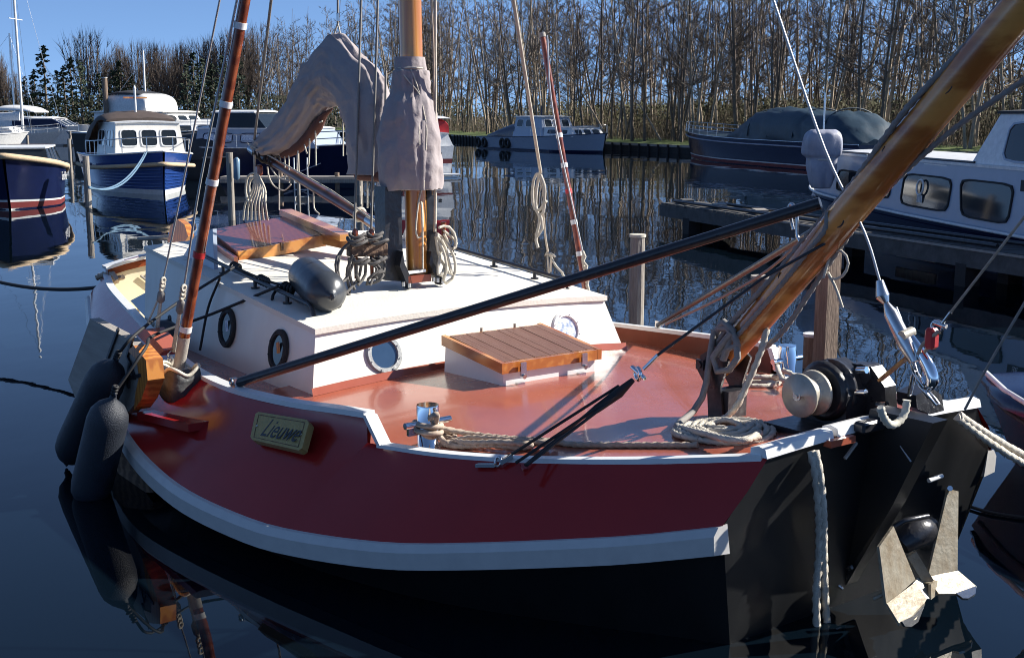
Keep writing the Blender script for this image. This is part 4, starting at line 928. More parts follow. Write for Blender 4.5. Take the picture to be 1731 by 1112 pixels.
for L_ in ([(985, 425), (990, 432), (984, 440), (992, 448), (988, 460)], [(987, 430), (983, 445), (990, 458), (992, 480), (996, 494)], [(990, 450), (994, 470), (990, 490)]): rope([Pv(*p, -1.55) for p in L_], .012, 5, False, mb)
single('lanyard', mb, 'rope_white', 'white lanyard lashed beside the foot of the port banded pole', 'rope', BM)
mb = MB(); bl = .1
for k in range(7):
    x0 = 421 + k * 3.5; rope([Pv(432 + k * .4, 292, bl), Pv(x0 + 6, 320, bl), Pv(x0 + (k - 3) * 2.2, 345, bl + .01 * k), Pv(x0 + (k - 3) * 3.4, 372, bl)], .009, 5, False, mb)
rope([Pv(431, 292, bl), Pv(418, 300, bl), Pv(416, 330, bl), Pv(424, 345, bl), Pv(421, 310, bl), Pv(433, 296, bl)], .01, 6, False, mb); rope([Pv(430, 262, bl), Pv(431, 295, bl)], .01, 6, False, mb)
single('mainsheet_coil', mb, 'rope_white', 'pale mainsheet coil hanging in a fan of strands below the boom end', 'rope', BM)
mb = MB(); mb.box(Pv(438, 288, .08), (.07, .05, .09), bev=.015); single('sheet_block', mb, 'mahogany', 'small brown wooden block beside the mainsheet coil', 'block', BM)
RL = bthing('reef_lacing', Pv(520, 300, .02), 'thin white reef lines and lacings hanging down from the grey sail cover', 'rope')
for L_ in ([(452, 282), (455, 300), (464, 315), (480, 322), (492, 312)], [(458, 284), (470, 300), (490, 306)], [(481, 252), (482, 305)], [(488, 252), (489, 310)], [(505, 236), (504, 250), (502, 292)], [(524, 212), (522, 275), (520, 282)], [(533, 208), (534, 280)], [(512, 232), (516, 250), (519, 260)], [(580, 206), (580, 264)], [(590, 215), (586, 262)], [(541, 200), (532, 210), (545, 205)], [(472, 290), (472, 355)], [(530, 325), (531, 352), (540, 362)], [(621, 298), (621, 352)], [(637, 310), (647, 345), (649, 360)], [(608, 300), (610, 345)]): mb = MB(); rope([Pv(*p, .02) for p in L_], .006, 5, False, mb); part('reef_line', mb, 'rope_white', RL)
mb = MB(); mb.ring(Pv(642, 310, .03), (0, 1, 0), .022, .007, 14, 6); single('sail_ring', mb, 'white_plastic', 'white ring hanging at the lower right end of the sail bundle', 'ring', BM)
# sheets lying along the bowsprit
def spr_pt(t, a, b): side = Vector((0, 1, 0)); upv = dirn.cross(side).normalized(); upv = upv if upv.z > 0 else -upv; return h0 + dirn * t + side * a + upv * b
mb = MB(); rope([spr_pt(t, .045 + .02 * math.sin(t * 5), .062 + .006 * math.sin(t * 9)) for t in np.linspace(.0, 2.6, 14)], .013, 6, True, mb); single('jib_sheet', mb, 'rope_grey', 'grey jib sheet lying along the upper side of the bowsprit', 'rope', BM)
mb = MB(); rope([spr_pt(t, .075, .0 - .015 * math.sin(t * 3)) for t in np.linspace(.02, .95, 8)] + [spr_pt(1.0, .06, .05)], .011, 6, True, mb); single('short_sheet', mb, 'rope_grey', 'grey rope running up the starboard face of the bowsprit near its heel', 'rope', BM)
mb = MB(); rope([Pv(1742, 128, -.02), Pv(1600, 228, -.02), Pv(1480, 340, -.03), Pv(1405, 440, -.03), Pv(1330, 552, -.03), Pv(1290, 590, -.02)], .012, 6, True, mb); single('jib_halyard', mb, 'rope_grey', 'grey rope running below the bowsprit and parallel to it, off to the right', 'rope', BM)
mb = MB(); rope([spr_pt(.05, .03, -.05), Pv(1400, 460, -.02), Pv(1412, 455, -.02), Pv(1425, 430, -.02), Pv(1434, 448, -.02), Pv(1425, 466, -.02), Pv(1405, 470, -.02), Pv(1396, 455, -.02), Pv(1412, 480, -.02), Pv(1422, 518, -.02)], .007, 6, False, mb); mb2 = MB()
mb = MB(); rope([Pv(1392, 470, .0), Pv(1405, 430, -.02), Pv(1424, 425, -.02), Pv(1434, 444, -.02), Pv(1425, 466, -.02), Pv(1405, 472, -.02), Pv(1396, 455, -.02), Pv(1412, 485, -.02), Pv(1424, 520, -.02)], .007, 6, False, mb); single('thin_loop', mb, 'rope_white', 'thin white line making a round loop under the bowsprit halfway up', 'rope', BM)
mb = MB(); rope([Pv(1196, 470 + 110, .1), Pv(1290, 470, .06), Pv(1380, 380, .04), Pv(1500, 262, .05), Pv(1640, 60, .05)], .008, 6, False, mb) if False else rope([Pv(1125, 548, -1.2), Pv(1240, 492, -.6), Pv(1330, 430, -.2), Pv(1450, 300, -.05), Pv(1600, 130, -.03)], .008, 6, False, mb); single('preventer_line', mb, 'rope_grey', 'thin grey line from the port rail rising past the A-frame to the bowsprit', 'rope', BM)
# stays that come down to the deck tackle
mb = MB(); mb.tube([Pv(1388, 372, .12), Pv(1290, 470, .3), Pv(1127, 585, .62), Pv(1112, 602, .65)], .009, 6); rt = Vector((0, 0, 0))
e = bthing('jib_sheet_tackle', Pv(840, 785, 1.27), 'black rope tackle slanting from the starboard rail up across the foredeck to the bowsprit', 'tackle')
mb = MB(); mb.tube([spr_pt(.9, .05, -.04), Pv(1290, 470, .28), Pv(1112, 600, .66)], .007, 6); part('wire', mb, 'black_steel', e)
mb = MB(); mb.tube([Pv(1112, 600, .66), Pv(1088, 624, .70)], .009, 8); mb.tube([Pv(1068, 620, .70), Pv(1090, 640, .70)], .010, 8); part('shackle_pin', mb, 'chrome', e)
mb = MB(); mb.ring(Pv(1078, 632, .70), (.3, 1, 0), .028, .009, 14, 6); part('shackle', mb, 'chrome', e)
mb = MB(); mb.tube([Pv(1070, 642, .72), Pv(1046, 664, .76), Pv(1010, 690, .84), Pv(990, 704, .88)], [.012, .024, .02, .012], 10); part('whipped_eye', mb, 'rope_black', e)
for a_, b_, va_, vb_ in (((1046, 652), (858, 772), .74, 1.26), ((1042, 668), (872, 782), .78, 1.28), ((1040, 672), (890, 786), .78, 1.30), ((992, 700), (888, 786), .88, 1.30)):
    mb = MB(); mb.tube([Pv(*a_, va_), Pv(*b_, vb_)], .0075, 8); part('fall', mb, 'rope_black', e)
# rope on the starboard bollard, lying along the rail
def dl(pts, r, m, label, dz=.012, name='mooring_rope', strand=True, grp=None):
    mb = MB(); 
    for L_ in pts: rope([deckp(p[0], p[1], p[2] if len(p) > 2 else r) for p in L_], r, 6, strand, mb)
    return single(name, mb, m, label, 'rope', BM, grp)
dl([[(728, 712, .14), (742, 722, .09), (800, 734, .03), (866, 741, .012), (920, 744, .012), (960, 750, .014), (1000, 752, .012), (1090, 752, .012), (1180, 752, .012)], [(735, 728, .05), (760, 740, .02), (800, 745, .014), (860, 748, .014), (925, 750, .025)], [(730, 720, .1), (755, 748, .02), (790, 740, .035), (850, 742, .04), (915, 747, .035), (940, 745, .03)], [(745, 749, .012), (775, 754, .012), (830, 752, .03), (880, 756, .014), (900, 752, .03), (850, 747, .05), (790, 748, .035), (752, 742, .012)], [(740, 725, .08), (765, 733, .03), (770, 748, .012)]], .0135, 'rope_tan', 'brown and white three strand rope laid along the rail beside the starboard bollard')
mb = MB()
for k, z_ in enumerate((.085, .118)):
    zc_ = zdeck(4.86, 1.3); mb.tube(smooth_curve([Vector((4.86 + .066 * math.cos(a), 1.30 + .066 * math.sin(a), zc_ + z_ + .01 * math.sin(a))) for a in np.linspace(0, 2 * math.pi, 13)], 2), .013, 8)
p_ = deckp(727, 706, .17); mb.tube(smooth_curve([p_, deckp(738, 700, .2), deckp(736, 716, .12), deckp(730, 728, .08)], 5), .014, 8)
single('bollard_turns', mb, 'rope_tan', 'rope turns knotted round the starboard chrome bollard', 'rope', BM)
# port bollard rope and coil
dl([[(1322, 625, .12), (1338, 632, .1), (1345, 640, .09), (1335, 645, .06), (1320, 640, .05)], [(1245, 640, .02), (1290, 640, .03), (1320, 640, .03)], [(1250, 645, .01), (1300, 646, .02), (1318, 648, .02)], [(1242, 636, .04), (1285, 637, .05), (1322, 636, .05)], [(1265, 652, .01), (1300, 652, .01), (1322, 645, .02)], [(1312, 612, .1), (1318, 632, .07), (1328, 648, .03)], [(1325, 640, .04), (1350, 642, .02), (1370, 648, .01)]], .0135, 'rope_white', 'white rope bundle lashed at the foot of the port bollard', strand=True)
# the coil on deck in front of the bowsprit bracket
rngs = random.Random(3); mb = MB(); cc = deckp(1222, 732); 
ca = deckp(1140, 732) - cc; cb = deckp(1222, 752) - cc
for k in range(6):
    sc_ = 1 - .13 * k; tilt = rngs.uniform(-.2, .2)
    P = [cc + ca * (sc_ * math.cos(a + tilt) * (1 + .05 * math.sin(3 * a + k))) + cb * (1.0 * sc_ * math.sin(a + tilt)) + Vector((rngs.uniform(-.01, .01), 0, .013 + .005 * k + .006 * math.sin(2 * a + k))) for a in np.linspace(rngs.uniform(0, 1), 2 * math.pi + .8, 15)]
    rope(P, .0135, 4, True, mb)
for k in range(3): rope([deckp(1150 + 14 * k, 722, .03), deckp(1190 + 12 * k, 732 + 3 * k, .05), deckp(1240 + 10 * k, 744, .05), deckp(1285, 738 - 4 * k, .03)], .0135, 5, True, mb)
single('deck_coil', mb, 'rope_white', 'coil of white three strand rope lying on the red deck before the bowsprit foot', 'rope', BM)
# thick grey rope round the heel of the bowsprit
mb = MB(); rope([spr_pt(.1, .0, .09), spr_pt(.02, .06, .08), Pv(1212, 560, .05), Pv(1222, 545, .08), Pv(1240, 548, .08), Pv(1232, 580, .1), Pv(1222, 608, .1)], .019, 7, False, mb)
rope([Pv(1208, 558, .06), Pv(1200, 600, .09), Pv(1196, 635, .11), Pv(1190, 665, .14), Pv(1172, 695, .2), deckp(1145, 718, .03), deckp(1150, 728, .02), deckp(1185, 742, .02)], .017, 7, False, mb)
rope([Pv(1236, 562, .1), Pv(1222, 580, .12), Pv(1205, 605, .12), Pv(1208, 625, .12), Pv(1228, 628, .12), Pv(1244, 612, .12), Pv(1248, 592, .1), Pv(1242, 570, .09), Pv(1226, 552, .08), Pv(1212, 556, .06)], .017, 7, False, mb)
rope([Pv(1238, 560, .09), Pv(1248, 580, .1), Pv(1240, 590, .11), Pv(1222, 590, .1), Pv(1214, 600, .1)], .016, 6, False, mb)
single('heel_rope', mb, 'rope_grey', 'thick dark grey rope knotted over the heel of the bowsprit with its end on deck', 'rope', BM)
mb = MB(); rope([Pv(1296, 556, .0), Pv(1290, 582, .02), Pv(1276, 620, .05), Pv(1262, 652, .08), Pv(1246, 685, .12), Pv(1226, 706, .14), deckp(1200, 720, .03), deckp(1170, 724, .02)], .015, 7, True, mb); single('heel_lashing', mb, 'rope_white', 'pale rope dropping from the bowsprit to the deck coil, in front of its bracket', 'rope', BM)
# ropes over the bow
mb = MB(); rope([Pu(1370, 762, 3.17), Pu(1377, 790, 3.15), Pu(1384, 860, 3.16), Pu(1385, 930, 3.20), Pu(1380, 1000, 3.22), Pu(1381, 1060, 3.24), Pu(1386, 1130, 3.2)], .0165, 6, True, mb); rope([Pu(1377, 762, 3.155), Pu(1384, 792, 3.14), Pu(1391, 860, 3.15), Pu(1392, 930, 3.19), Pu(1394, 1000, 3.22), Pu(1398, 1060, 3.24), Pu(1402, 1130, 3.2)], .0165, 6, True, mb)
single('bow_rope', mb, 'rope_white', 'doubled white mooring rope hanging down the black bow board into the water', 'rope', BM)
mb = MB()
q0 = Pu(1622, 702, 3.12); q1 = Pu(1618, 706, 3.12); qa = Pz(1745, 770, .55); qb = Pz(1745, 782, .53)
rope(sag(q0, Vector((2.7, -1.5, .52)) if False else qa + (qa - q0) * .5, .02), .0165, 6, True, mb); rope(sag(q1, qb + (qb - q1) * .5, .03), .0165, 6, True, mb)
single('spring_line', mb, 'rope_white', 'doubled white rope running from the stem head to the right over the maroon boat', 'rope', BM)
mb = MB(); A_ = Pv(-20, 469, .9); mb.tube(sag(Vector((11.35, .72, .62)), loc(Gz(-40, 466, .55)), .08, 14), .018, 8); single('stern_rope', mb, 'rope_black', 'dark mooring rope stretched from the stern over the water to the left edge', 'rope', BM)
mb = MB(); rope([Vector((11.3, .66, .66)), Pu(190, 463, 11.4), Pu(170, 466, 11.6), Pu(165, 469, 11.7)], .026, 6, True, mb); rope([Vector((11.3, .60, .7)), Pu(200, 470, 11.4), Pu(172, 472, 11.6)], .022, 6, True, mb); single('rope_splice', mb, 'rope_tan', 'tan spliced rope end on the stern rail where the dark stern rope begins', 'rope', BM)
mb = MB(); mb.tube(smooth_curve([Pu(205, 440, 11.6), Pu(180, 465, 11.7), Pu(168, 500, 11.8), Pu(165, 535, 11.8)], 6), .010, 6); single('rudder_line', mb, 'rope_black', 'black line curving down outside the stern left of the leeboard', 'rope', BM)
mb = MB(); p_ = loc(Gz(1625, 851, .02)); mb.tube(smooth_curve([loc(Gz(x, y, .012)) for x, y in ((1618, 848), (1640, 856), (1680, 867), (1745, 876), (1800, 880))], 6), .010, 6); single('floating_line', mb, 'rope_black', 'black line floating on the blue water right of the anchor', 'rope', BM)
# anchor, galvanised plate flukes
e = bthing('anchor', Pu(1560, 1000, 2.98), 'weathered galvanised folding anchor with two plate flukes hanging at the bow', 'anchor')
def AP(px, py, u): return Pu(px, py, u)
UA_ = 2.99
def plate(P, t, name, m='galvanised'):
    Q = [AP(*p) for p in P]; c0 = sum(Q, Vector()) / len(Q); n_ = Vector()
    for a_, b_ in zip(Q, Q[1:] + Q[:1]): n_ += (a_ - c0).cross(b_ - c0)
    n_.normalize(); Q = [q_ - n_ * (q_ - c0).dot(n_) for q_ in Q]; mb = MB(); mb.prism(Q, n_ * t); return fixn(part(name, mb, m, e))
plate([(1509, 889, 3.02), (1549, 979, 2.98), (1497, 1023, 2.94), (1488, 924, 2.98)], .012, 'fluke')
plate([(1497, 1023, 2.94), (1549, 981, 2.98), (1567, 1011, 2.90), (1546, 1050, 2.84), (1524, 1050, 2.83)], .012, 'fluke_foot')
plate([(1524, 1050, 2.83), (1546, 1040, 2.84), (1562, 1020, 2.88), (1554, 1050, 2.83), (1541, 1059, 2.82), (1530, 1058, 2.82)], .01, 'fluke_tip', 'steel')
plate([(1605, 826, 3.06), (1619, 830, 3.06), (1620, 963, 2.98), (1567, 975, 3.0)], .012, 'fluke')
plate([(1567, 975, 3.0), (1620, 963, 2.98), (1651, 991, 2.90), (1646, 1003, 2.88), (1618, 1003, 2.9), (1588, 1002, 2.92)], .012, 'fluke_foot')
plate([(1616, 1002, 2.9), (1651, 989, 2.90), (1649, 1003, 2.86), (1637, 1011, 2.85), (1628, 1010, 2.86)], .01, 'fluke_tip', 'steel')
plate([(1537, 995, 2.95), (1549, 978, 3.02), (1575, 986, 2.97), (1574, 1012, 2.93), (1545, 1011, 2.93)], .012, 'crown_plate', 'brass_dull')
plate([(1574, 987, 2.94), (1584, 981, 2.96), (1585, 1004, 2.94), (1574, 1013, 2.92)], .012, 'crown_plate')
plate([(1549, 978, 3.02), (1566, 972, 3.04), (1584, 981, 2.96), (1575, 987, 2.95)], .006, 'crown_plate')
mb = MB(); mb.beam(AP(1540, 935, 3.03), AP(1570, 984, 2.98), .02, .045); part('shank', mb, 'galvanised', e)
mb = MB(); mb.tube([AP(1476, 1012, 3.0), AP(1496, 1003, 2.97)], .010, 8); mb.ring(AP(1608, 908, 3.02), Vector((1, 0, 0)), .014, .004, 12, 5) if False else None; part('stock_pin', mb, 'galvanised', e)
mb = MB(); mb.cyl(AP(1606, 827, 3.06), AP(1606, 825, 3.02), .012, n=8); part('fluke_bolt', mb, 'chrome', e)

# ================================================================== BACKGROUND BOATS
class Hull:
    """x forward from the stern (0..L), y to port, z up from the water"""
    def __init__(s, root, L, B, fb, fm, fs, m, rake=.6, stern=.8, full=.55, tum=.86, deck='white_plastic', boot=None, red=None, rub=None, rub_z=.04, rub_r=.04, capm=None, bow_pow=2.2):
        s.L, s.B, s.fb, s.fm, s.fs, s.rake, s.stern, s.full, s.tum, s.bp, s.root = L, B, fb, fm, fs, rake, stern, full, tum, bow_pow, root
        ts = list(np.linspace(0, .6, 9)) + list(np.linspace(.65, .995, 16)); s.ts = ts
        mb = MB()
        for sd_ in (1, -1):
            q = []
            for t in ts: q.append([s.P(t, sd_, k) for k in (1, .75, .5, .25, 0, -.4)])
            mb.loft(q, True)
        mb.loft([[s.P(0, 1, k), s.P(0, -1, k)] for k in (1, .5, 0, -.4)], False)
        mk('hull', mb, m, root)
        mb = MB(); mb.loft([[s.P(t, 1, .97), (s.P(t, 1, .97) + s.P(t, -1, .97)) / 2 + Vector((0, 0, .03)), s.P(t, -1, .97)] for t in ts], False); mk('deck', mb, deck, root)
        if boot:
            for (k0, k1, mm) in ([(-.02, .03, boot), (.03, .15, red), (.15, .19, boot)] if red else [(.0, .12, boot)]):
                mb = MB()
                for sd_ in (1, -1): mb.loft([[s.P(t, sd_, k0) + Vector((.01 * (t > .98), sd_ * .012, 0)), s.P(t, sd_, k1) + Vector((.01 * (t > .98), sd_ * .012, 0))] for t in ts], False)
                mk('boot_stripe', mb, mm, root)
        if rub:
            mb = MB(); P = [s.P(t, 1, 1) + Vector((0, .02, -rub_z)) for t in ts]; Q = [s.P(t, -1, 1) + Vector((0, -.02, -rub_z)) for t in reversed(ts)]
            mb.tube(P + Q, rub_r, 8); mk('gunwale_fender', mb, rub, root)
        if capm:
            mb = MB(); P = [s.P(t, 1, 1) for t in ts]; Q = [s.P(t, -1, 1) for t in reversed(ts)]; mb.tube(P + Q, .025, 6); mk('rail_cap', mb, capm, root)
    def sheer(s, t): return s.fs + (s.fm - s.fs) * min(1, t / .4) if t < .4 else s.fm + (s.fb - s.fm) * ((t - .4) / .6) ** 1.8
    def hw(s, t):
        a = s.stern + (1 - s.stern) * math.sin(min(1, t / .45) * math.pi / 2); 
        if t > s.full: a *= max(.01, 1 - ((t - s.full) / (1 - s.full)) ** s.bp)
        return a * s.B / 2
    def P(s, t, sd_, k):
        z = s.sheer(t) * k; w_ = s.hw(t); kk = max(0, k); f = s.tum + (1 - s.tum) * kk ** 1.2
        if t > s.full: f *= 1 - .42 * ((t - s.full) / (1 - s.full)) * (1 - kk)
        if k < 0: f *= .7
        x = t * s.L - s.rake * (1 - kk) * max(0, (t - .6) / .4) ** 1.5
        return Vector((x, sd_ * w_ * f, z))
def boatroot(name, px, py, heading, label, L, group=None, bow=True, z=0.):
    """bow tip of the waterline at pixel px,py; heading = direction of the bow in degrees, 0 = away from the camera, 90 = right"""
    p = Gz(px, py, z); a = R(90 - heading); d = Vector((math.cos(a), math.sin(a), 0)); o = p - d * L; o.z = 0
    return empty(name, Matrix.Translation(o) @ Matrix.Rotation(a, 4, 'Z'), label, 'boat', group)
def house(root, x0, x1, w0, w1, z0, z1, m, name='cabin', front=.15, back=.05, roofm=None, camber=.06, over=.05):
    """a cabin: side outline with raked front and back, sloped sides, a cambered roof"""
    mb = MB()
    a = [(x0, w0, z0), (x0 + back, w1, z1)]; b = [(x1, w0, z0), (x1 - front, w1, z1)]
    V = [(x0, w0, z0), (x1, w0, z0), (x1 - front, w1, z1), (x0 + back, w1, z1)]
    vs = [Vector(p) for p in V] + [Vector((p[0], -p[1], p[2])) for p in V]
    mb.add(vs, [(0, 1, 2, 3), (5, 4, 7, 6), (1, 5, 6, 2), (4, 0, 3, 7)]); h = mk(name, mb, m, root)
    mb = MB(); q = []
    for x in np.linspace(x0 + back - over, x1 - front + over, 6):
        q.append([(x, v * (w1 + over * .6), z1 + camber * (1 - v * v) + .02) for v in np.linspace(-1, 1, 9)] + [(x, v * (w1 + over * .6), z1 - .02 + camber * .6 * (1 - v * v)) for v in np.linspace(1, -1, 9)])
    mb.loft(q, False, True, True); fixn(mk('roof', mb, roofm or m, root)); return dict(x0=x0, x1=x1, w0=w0, w1=w1, z0=z0, z1=z1, front=front, back=back)
def pane(root, quad, nrm, fm, gm='glass_dark', fr=.03, rnd=.25, mull=0):
    """a window: rounded frame proud of the wall, glass as its sub-part"""
    A, B_, C_, D_ = [Vector(p) for p in quad]; n_ = Vector(nrm).normalized(); N = 28; pts = []; ins = []
    def at(u, v): return A.lerp(B_, u).lerp(D_.lerp(C_, u), v)
    W_ = (B_ - A).length; H_ = (D_ - A).length
    for k in range(N):
        a = 2 * math.pi * (k + .5) / N; c_, s_ = math.cos(a), math.sin(a); sq = (abs(c_) ** 7 + abs(s_) ** 7) ** (-1 / 7) if rnd else 1 / max(abs(c_), abs(s_))
        pts.append(at(.5 + .5 * c_ * sq, .5 + .5 * s_ * sq)); ins.append(at(.5 + (.5 - fr / W_) * c_ * sq, .5 + (.5 - fr / H_) * s_ * sq))
    mb = MB(); secs = [[pts[k % N], pts[k % N] + n_ * .02, ins[k % N] + n_ * .02, ins[k % N] + n_ * .004] for k in range(N + 1)]; mb.loft(secs, False)
    if mull:
        for i in range(1, mull + 1): mb.beam(at(i / (mull + 1), .04) + n_ * .012, at(i / (mull + 1), .96) + n_ * .012, .02, .014)
    f = fixn(mk('window', mb, fm, root)); mb = MB(); mb.add([p + n_ * .007 for p in ins], [tuple(range(N))]); mk('pane', mb, gm, f); return f
def side_windows(root, h, spans, zl_, zh_, fm, gm='glass_dark', sides=(1, -1), mull=0, slant=0.):
    for sd_ in sides:
        for (a, b) in spans:
            def pt(x, z): t = (z - h['z0']) / (h['z1'] - h['z0']); return Vector((x, sd_ * (h['w0'] + (h['w1'] - h['w0']) * t + .002), z))
            nn_ = Vector((0, sd_ * (h['z1'] - h['z0']), h['w0'] - h['w1']))
            pane(root, [pt(a, zl_), pt(b, zl_), pt(b - slant, zh_), pt(a, zh_)], nn_, fm, gm, mull=mull)
def front_windows(root, h, n_, zl_, zh_, fm, gm='glass_dark', back=False):
    W_ = h['w1'] * .94
    for k in range(n_):
        a = -W_ + 2 * W_ * k / n_ + .04; b = -W_ + 2 * W_ * (k + 1) / n_ - .04
        def pt(y, z):
            t = (z - h['z0']) / (h['z1'] - h['z0']); return Vector((h['x0'] + h['back'] * t - .002, y, z)) if back else Vector((h['x1'] - h['front'] * t + .002, y, z))
        nn_ = Vector((-1, 0, .1)) if back else Vector((h['z1'] - h['z0'], 0, h['front']))
        pane(root, [pt(a, zl_), pt(b, zl_), pt(b, zh_), pt(a, zh_)], nn_, fm, gm)
def railing(root, H, t0, t1, h, n_, m='steel', sides=(1, -1), closed=True, r=.014, mid=True):
    ts = np.linspace(t0, t1, n_)
    for lv in ((1.,), (1., .5))[mid]:
        mb = MB()
        if closed: P = [H.P(t, 1, 1) + Vector((0, -.05, h * lv)) for t in ts] + [H.P(t, -1, 1) + Vector((0, .05, h * lv)) for t in reversed(ts)]; mb.tube(P, r, 6); mk('guard_rail', mb, m, root)
        else:
            for sd_ in sides: mb = MB(); mb.tube([H.P(t, sd_, 1) + Vector((0, -.05 * sd_, h * lv)) for t in ts], r, 6); mk('guard_rail', mb, m, root)
    for sd_ in sides:
        for t in ts: mb = MB(); p = H.P(t, sd_, 1) + Vector((0, -.05 * sd_, 0)); mb.tube([p, p + Vector((0, 0, h))], r, 5); mk('stanchion', mb, m, root)
def arch(root, secs, m, name='canopy', wr=.02, n_=16, pw=2.6, seed=0):
    """secs: (x, half width, z base, z top)"""
    mb = MB(); q = []
    S = smooth_curve([(a, b, c) for a, b, c, d in secs], 4); S2 = smooth_curve([(a, d, 0) for a, b, c, d in secs], 4)
    for i, (p, p2) in enumerate(zip(S, S2)):
        rr = []
        for k in range(n_ + 1):
            a = math.pi * k / n_; c_, s_ = math.cos(a), math.sin(a); sq = (abs(c_) ** pw + abs(s_) ** pw) ** (-1 / pw)
            v = Vector((p.x, p.y * c_ * sq, p.z + (p2.y - p.z) * s_ * sq)); v += Vector((0, c_, s_)) * (noise.noise(v * 2.3 + Vector((seed, 0, 0))) + .5 * noise.noise(v * 6)) * wr; rr.append(v)
        q.append(rr)
    mb.loft(q, True); e0 = q[0]; e1 = q[-1]; mb.add(e0, [tuple(range(len(e0)))]); mb.add(e1, [tuple(range(len(e1)))]); return mk(name, mb, m, root)
def tyre(root, p, n_=(0, 1, 0), r=.16): mb = MB(); mb.ring(p, n_, r, r * .36, 14, 8); mk('tyre_fender', mb, 'rubber', root)

# 1 dark launch with rope fender, far left, seen along its starboard side
r_ = boatroot('launch', 12, 358, 165, 'dark navy launch with tan rope fender and white name at the left edge', 4.9)
H = Hull(r_, 4.9, 2.2, 1.28, .95, .66, 'navy_paint', rake=.5, stern=.72, full=.6, boot='boot_white', red='antifoul_red', rub='rope_fender', rub_z=.0, rub_r=.07, bow_pow=2.4, tum=.9)
h = house(r_, .3, 3.6, .92, .74, .80, 1.42, 'glass_dark', 'windscreen', front=.3, back=.7, roofm='white_plastic', camber=.0)
for x in (1.4, 2.1, 2.9):
    for s_ in (1, -1): mb = MB(); mb.beam((x, s_ * .93, .80), (x + .02, s_ * .75, 1.42), .05, .02); mk('screen_post', mb, 'steel', r_)
text_on(r_, 'Sand Ro', H.P(.64, 1, .62) + Vector((0, .05, 0)), H.P(.45, 1, .62) - H.P(.64, 1, .62), (0, 0, 1), .30, 'white_plastic', shear=.3)
# 2 blue and white launch, bow towards us
r_ = boatroot('motor_launch', 281, 331, 153, 'blue and white motor launch with brown canopy and rope bow fender facing us', 7.6)
H = Hull(r_, 7.6, 2.85, 1.22, 1.02, 1.0, 'blue_paint', rake=.25, stern=.9, full=.55, boot='boot_white', rub='rope_fender', rub_z=.35, rub_r=.06, capm='white_plastic', bow_pow=2.0)
bt_ = H
h = house(r_, 2.2, 5.7, 1.0, .9, 1.0, 1.98, 'cabin_white', front=.28, roofm='white_plastic', camber=.05)
side_windows(r_, h, ((2.5, 3.75), (4.05, 5.2)), 1.28, 1.78, 'white_plastic', mull=1); front_windows(r_, h, 3, 1.3, 1.8, 'white_plastic')
arch(r_, [(.3, 1.0, 1.0, 1.5), (.8, 1.15, 1.0, 2.1), (1.8, 1.18, 1.4, 2.3), (3.4, 1.1, 2.02, 2.32), (4.4, 1.0, 2.02, 2.12)], 'brown_canvas', wr=.03)
railing(r_, H, .35, .93, .42, 6, r=.016, mid=False)
mb = MB(); mb.tube([(3.6, 0, 2.0), (3.62, 0, 3.0)], .035, 8); mk('signal_mast', mb, 'white_plastic', r_); mb = MB(); mb.beam((3.61, -.35, 2.72), (3.61, .35, 2.72), .05, .05); mk('crosstree', mb, 'varnish', r_)
mb = MB(); mb.lathe((3.62, 0, 3.0), (3.62, 0, 3.08), [(0, .04), (1, .02)], 8); mk('mast_light', mb, 'white_plastic', r_)
for s_ in (1, -1):
    p = H.P(.62, s_, .72); p2 = H.P(.74, s_, .72); t_ = text_on(r_, 'Emile', (H.P(.74, s_, .66) if s_ == 1 else H.P(.5, s_, .66)) + Vector((0, s_ * .03, 0)), ((H.P(.62, s_, .7) - H.P(.74, s_, .7)) if s_ == 1 else (H.P(.6, s_, .7) - H.P(.5, s_, .7))), (0, 0, 1), .24, 'white_plastic')
# wales on the starboard bow that catch the sun
for k in (.18, .26, .34, .42, .5, .58):
    for s_ in (1, -1): mb = MB(); mb.tube([H.P(t, s_, k) + Vector((0, s_ * .006, 0)) for t in np.linspace(.6, .99, 10)], .014, 5); mk('plank_seam', mb, 'blue_paint', r_)
mb = MB(); mb.tube([H.P(.1, 1, .6) + Vector((0, .1, -k * .15)) for k in range(5)], .07, 8); mk('side_fender', mb, 'lightblue_paint', r_)
ow = r_.matrix_world
mb = MB(); a_ = ow @ H.P(.93, -1, 1); b_ = Gz(150, 318, .62); mb.tube(sag(a_, b_, .35, 12), .022, 6); mb2 = MB(); mb2.tube(sag(a_ + Vector((.05, 0, .02)), b_ + Vector((0, 0, .03)), .42, 12), .022, 6)
single('mooring_line', mb, 'lightblue_paint', 'pale blue mooring line sagging from the blue launch to the pile, the upper of two', 'rope'); single('mooring_line', mb2, 'lightblue_paint', 'pale blue mooring line sagging from the blue launch to the pile, the lower of two', 'rope')
# 3 small pale blue cruiser behind
r_ = boatroot('small_cruiser', 112, 262, 250, 'small pale blue cabin cruiser with its pointed bow to the left behind the navy launch', 6)
H = Hull(r_, 6, 2.4, 1.35, 1.15, 1.1, 'lightblue_paint', rake=1.0, deck='white_plastic', capm='white_plastic')
h = house(r_, 1.2, 4.4, .95, .8, 1.15, 1.95, 'lightblue_paint', front=.9, roofm='white_plastic'); side_windows(r_, h, ((1.5, 2.4), (2.6, 3.3)), 1.4, 1.8, 'white_plastic'); front_windows(r_, h, 2, 1.4, 1.85, 'white_plastic')
arch(r_, [(.1, .9, 1.1, 1.8), (1.0, .95, 1.2, 2.3), (1.9, .9, 1.9, 2.35)], 'lightblue_paint'); railing(r_, H, .6, .97, .4, 5, mid=False)
